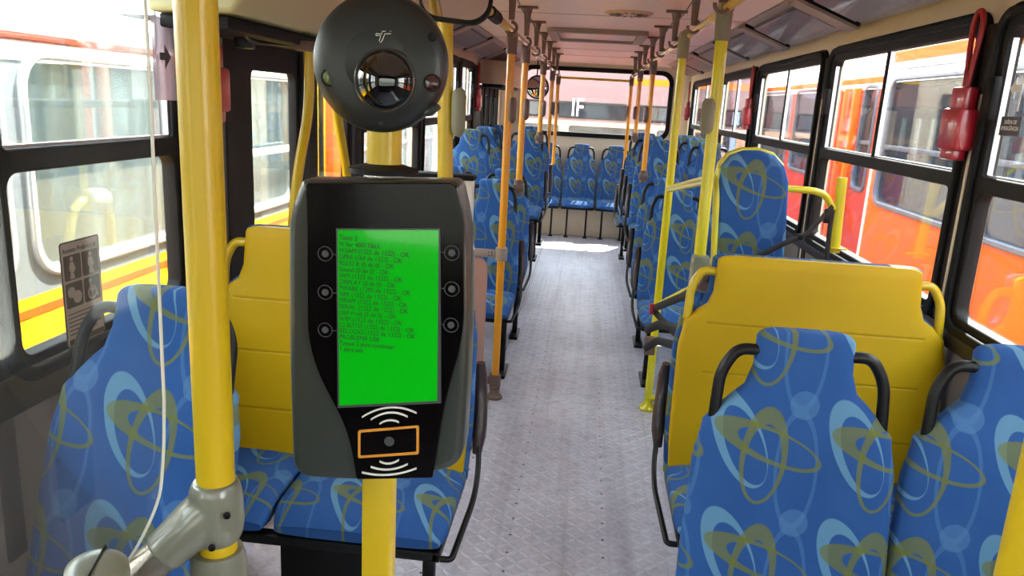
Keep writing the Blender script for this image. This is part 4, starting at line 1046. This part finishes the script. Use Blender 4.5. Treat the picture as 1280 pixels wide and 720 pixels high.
# u axis runs towards -Y, i.e. to the right in the photograph
rplate('arrow', [[(-2.440, 1.735), (-2.410, 1.765), (-2.410, 1.745), (-2.375, 1.745), (-2.375, 1.725), (-2.410, 1.725), (-2.410, 1.705)]], 'stickerwhite')
rplate('bar', [[(-2.385, 1.67), (-2.375, 1.67), (-2.375, 1.725), (-2.385, 1.725)]], 'stickerwhite')
pl = rplate('plate', [rrect(-2.455, -2.345, 1.60, 1.655, .003)], 'greymark')
o = text('wording', 'SAÍDA DE\nEMERGÊNCIA', .0165, plane_in(XQ-.001, -1) @ Matrix.Translation((-2.400, 1.634, 0)), 'stickerwhite', pl, align='CENTER', sx=.95, line=1.1); o.parent = st; o.matrix_parent_inverse = root_mat(st).inverted()

# ------------------------------------------------------------------ outside: ground and neighbouring buses
bm = box((-40, -30, -1.0), (40, 45, -.95)); o = struct('ground', bm, 'asphalt', smooth=False)
def parked_bus(label, side, xs, y0, y1, wins, lowc, upc, z_win=(.72, 1.72), bands=(), glass='busglass', trim='silver', roofz=2.2, inner='busgrey', width=2.4, skirt=-.6, dividers=True, r=.12, group=None):
    """side = -1: left of our bus (its flank faces +X); +1: right of it"""
    t = thing('parked_bus', label, 'bus', (xs, y0, -.95))
    inv = root_mat(t).inverted()
    def pp(name, loops, depth, x, m, bev=0.0, parent=None):
        o = plate(name, loops, depth, plane_x(x), m, t, bev); o.matrix_parent_inverse = inv; return o
    zc = z_win[0] - .09
    zt = z_win[1] + .03
    s = side; dx = s*.03
    pp('lower_body', [rrect(y0, y1, skirt, zc, .02)], .05, xs+dx, lowc)
    pp('window_band', [rrect(y0, y1, zc, zt, .002, 1)] + [rrect(a, b, z_win[0], z_win[1], r) for a, b in wins], .05, xs+dx, upc)
    for i, (za, zb, m) in enumerate(bands): pp('stripe', [rrect(y0, y1, za, zb, .002, 1)], .056, xs+dx, m)
    # roof: cambered
    bm = bmesh.new(); sec = []
    xa, xb = (xs, xs+s*width)
    for k in range(13):
        u = k/12; sec.append((xa+(xb-xa)*u, zt + (roofz-zt)*min(1.0, math.sin(min(u, 1-u)/.12*PI/2) if min(u, 1-u) < .12 else 1.0)))
    sec += [(x, z-.05) for x, z in sec[::-1]]
    A = [bm.verts.new((x, y0, z)) for x, z in sec]; B = [bm.verts.new((x, y1, z)) for x, z in sec]; n = len(sec)
    for k in range(n): bm.faces.new((A[k], A[(k+1)%n], B[(k+1)%n], B[k]))
    part_at(t, 'roof', bm, 'buswhite')
    pp('far_side', [rrect(y0, y1, skirt, zt, .02)] + [rrect(a, b, .60, 1.85, .08) for a, b in wins], .04, xs+s*width, inner)
    part_at(t, 'bus_floor', box((min(xa, xb)+.03, y0+.02, -.05), (max(xa, xb)-.03, y1-.02, 0)), inner)
    part_at(t, 'end_wall', box((min(xa, xb), y0, skirt), (max(xa, xb), y0+.05, zt)), lowc); part_at(t, 'end_wall', box((min(xa, xb), y1-.05, skirt), (max(xa, xb), y1, zt)), inner)
    for i, (a, b) in enumerate(wins):
        o = pp('window', [rrect(a-.035, b+.035, z_win[0]-.035, z_win[1]+.035, r+.03), rrect(a+.01, b-.01, z_win[0]+.01, z_win[1]-.01, r-.01)], .085, xs+dx, trim, bev=.012)
        bm = box((xs+dx-.003, a-.005, z_win[0]-.005), (xs+dx+.003, b+.005, z_win[1]+.005)); g = obj('pane', bm, glass, o, smooth=False)
        if dividers:
            bm = bmesh.new(); zm = z_win[0]+(z_win[1]-z_win[0])*.46; add_box(bm, (xs+dx-.02, a, zm-.02), (xs+dx+.02, b, zm+.02), .006)
            obj('divider', bm, trim, o)
    for yy in [y0+1.2+1.9*k for k in range(int((y1-y0)/1.9))]:
        bm = tube([(xs+s*.85, yy, 0), (xs+s*.85, yy, 2.05)], .02, 10); part_at(t, 'interior_pole', bm, 'paleyellow')
    for yy in (y0+1.6, y1-1.8):
        bm = bmesh.new()
        for wx in (xs+s*.15, xs+s*(width-.15)): add_lathe(bm, [(.0, -.14), (.30, -.14), (.48, -.12), (.50, -.05), (.50, .08), (.47, .13), (.30, .14), (.28, .06), (0, .06)], 32, Matrix.Translation((wx, yy, -.45)) @ Matrix.Rotation(PI/2, 4, 'Y'))
        part_at(t, 'wheel', bm, 'rubber')
    return t, pp
# left neighbour: white and yellow with big silver-framed windows
lb, lpp = parked_bus('white and yellow bus parked close alongside the left windows', -1, -2.3, -1.2, 6.25, [(-.9, .95), (1.15, 2.84), (3.0, 4.45), (4.65, 5.98)], 'busyellow', 'greybody', (.80, 1.70),
           bands=((.625, .66, 'busorange'), (1.765, 1.787, 'busred'), (1.80, 1.86, 'buswhite')), roofz=1.98, dividers=False, r=.14)
part_at(lb, 'white_rail', box((-2.262, 4.65, 1.17), (-2.235, 5.98, 1.22), .006), 'buswhite')
bm = bmesh.new(); a1 = px_x((83, 316), -2.45); a2 = px_x((92, 262), -2.45); a3 = px_x((104, 250), -2.45); a4 = px_x((130, 249), -2.45); a5 = px_x((137, 268), -2.45); a6 = px_x((141, 312), -2.45)
part_at(lb, 'seat_handle', tube(rounded([a1, a2, a3, a4, a5, a6], .10, 6), .022, 12), 'cream_rail')
part_at(lb, 'handle_pad', tube([a3+Vector((.0, .02, .0)), a4+Vector((0, -.01, .0))], .055, 20), 'cream')
for yy in (3.1, 3.95, 5.0):
    part_at(lb, 'interior_seat', loft([((-2.85, yy+.3, z), (1,0,0), (0,1,0), .2, .05, (0, z)) for z in (.3, .4, .8, .98, 1.0)], 24, 3), 'busgrey')
# second left neighbour further back: white with an orange pillar
lb2, _ = parked_bus('white bus with an orange door pillar parked further back on the left', -1, -2.35, 6.75, 14.5, [(7.25, 8.35), (8.6, 10.0), (10.3, 11.7), (12.0, 13.4)], 'busyellow', 'buswhite', (.45, 1.75), bands=(), roofz=2.2, r=.06)
part_at(lb2, 'orange_pillar', box((-2.42, 6.79, -.5), (-2.28, 7.12, 1.8), .02), 'busorange')
# right neighbour: orange bus
rb, rpp = parked_bus('orange bus parked alongside the right windows', 1, 2.6, -.5, 7.45, [(-.2, 1.3), (1.5, 3.0), (3.2, 5.35), (5.62, 7.25)], 'busorange', 'busorange', (.92, 1.98),
           bands=((2.07, 2.13, 'busblue'),), glass='darkglass', trim='trimgrey', roofz=2.55, inner='busgrey', r=.13)
rpp('cornice', [rrect(-.5, 7.45, 2.13, 2.22, .002, 1)], .06, 2.63, 'busorange'); rpp('white_cove', [rrect(-.5, 7.45, 2.22, 2.34, .002, 1)], .05, 2.64, 'buswhite')
rb2, r2pp = parked_bus('red-orange bus with open door posts seen through the second right window', 1, 2.75, 7.75, 15.0, [(8.0, 8.35), (9.35, 11.0), (11.3, 13.0), (13.2, 14.7)], 'busred', 'busred', (.95, 1.95), glass='darkglass', trim='trimgrey', roofz=2.45, bands=((1.99, 2.05, 'busorange'),), r=.08)
for yy in (8.45, 8.75, 9.1): part_at(rb2, 'door_post', box((2.68, yy, -.4), (2.76, yy+.08, 1.95), .015), 'busorange')
# bus crossing behind the back window
t = thing('parked_bus', 'brown-pink bus standing across behind the back window', 'bus', (0, 12.6, -.95))
inv = root_mat(t).inverted()
def bk(name, loops, depth, y, m, bev=0):
    o = plate(name, loops, depth, plane_y(y), m, t, bev); o.matrix_parent_inverse = inv; return o
bk('lower_body', [rrect(-2.2, 2.6, -.6, .95, .03)], .06, 12.6, 'busred')
bk('middle_body', [rrect(-2.2, 2.6, .95, 1.38, .005)] + [rrect(a, b, 1.02, 1.31, .05) for a, b in ((-1.8, -.5), (-.35, .9), (1.05, 2.3))], .06, 12.6, 'busmid')
for a, b in ((-1.8, -.5), (-.35, .9), (1.05, 2.3)):
    obj('lower_pane', box((a, 12.598, 1.02), (b, 12.602, 1.31)), 'darkglass', t, smooth=False).matrix_parent_inverse = inv
wl = [(-1.9, -.75), (-.6, .55), (.7, 1.5), (1.65, 2.4)]
bk('upper_body', [rrect(-2.2, 2.6, 1.38, 2.20, .01)] + [rrect(a, b, 1.44, 1.66, .04) for a, b in wl], .06, 12.6, 'brownpink')
for a, b in wl:
    o = bk('window', [rrect(a-.02, b+.02, 1.42, 1.68, .05), rrect(a+.01, b-.01, 1.45, 1.65, .03)], .08, 12.6, 'frame')
    obj('pane', box((a, 12.598, 1.44), (b, 12.602, 1.66)), 'darkglass', o, smooth=False)
bk('roof_edge', [rrect(-2.2, 2.6, 2.20, 2.32, .02)], .10, 12.6, 'busyellow')
bk('orange_band', [rrect(.6, 2.6, 1.98, 2.08, .005)], .07, 12.6, 'busorange')
part_at(t, 'roof', box((-2.2, 12.6, 2.18), (2.6, 14.9, 2.30), .03), 'buswhite')
part_at(t, 'back_body', box((-2.2, 14.85, -.6), (2.6, 14.92, 2.2), .01), 'buswhite')
o = text('fleet_letters', 'IF', .40, plane_y(12.56) @ Matrix.Translation((-.33, 1.46, 0)), 'stickerwhite', t, sx=.7, depth=.002); o.matrix_parent_inverse = inv
bm = bmesh.new()
for wx in (-1.3, 1.7): add_lathe(bm, [(.0, -.1), (.48, -.1), (.5, 0), (.48, .1), (0, .1)], 32, Matrix.Translation((wx, 12.75, -.45)) @ Matrix.Rotation(PI/2, 4, 'X'))
part_at(t, 'wheel', bm, 'rubber')
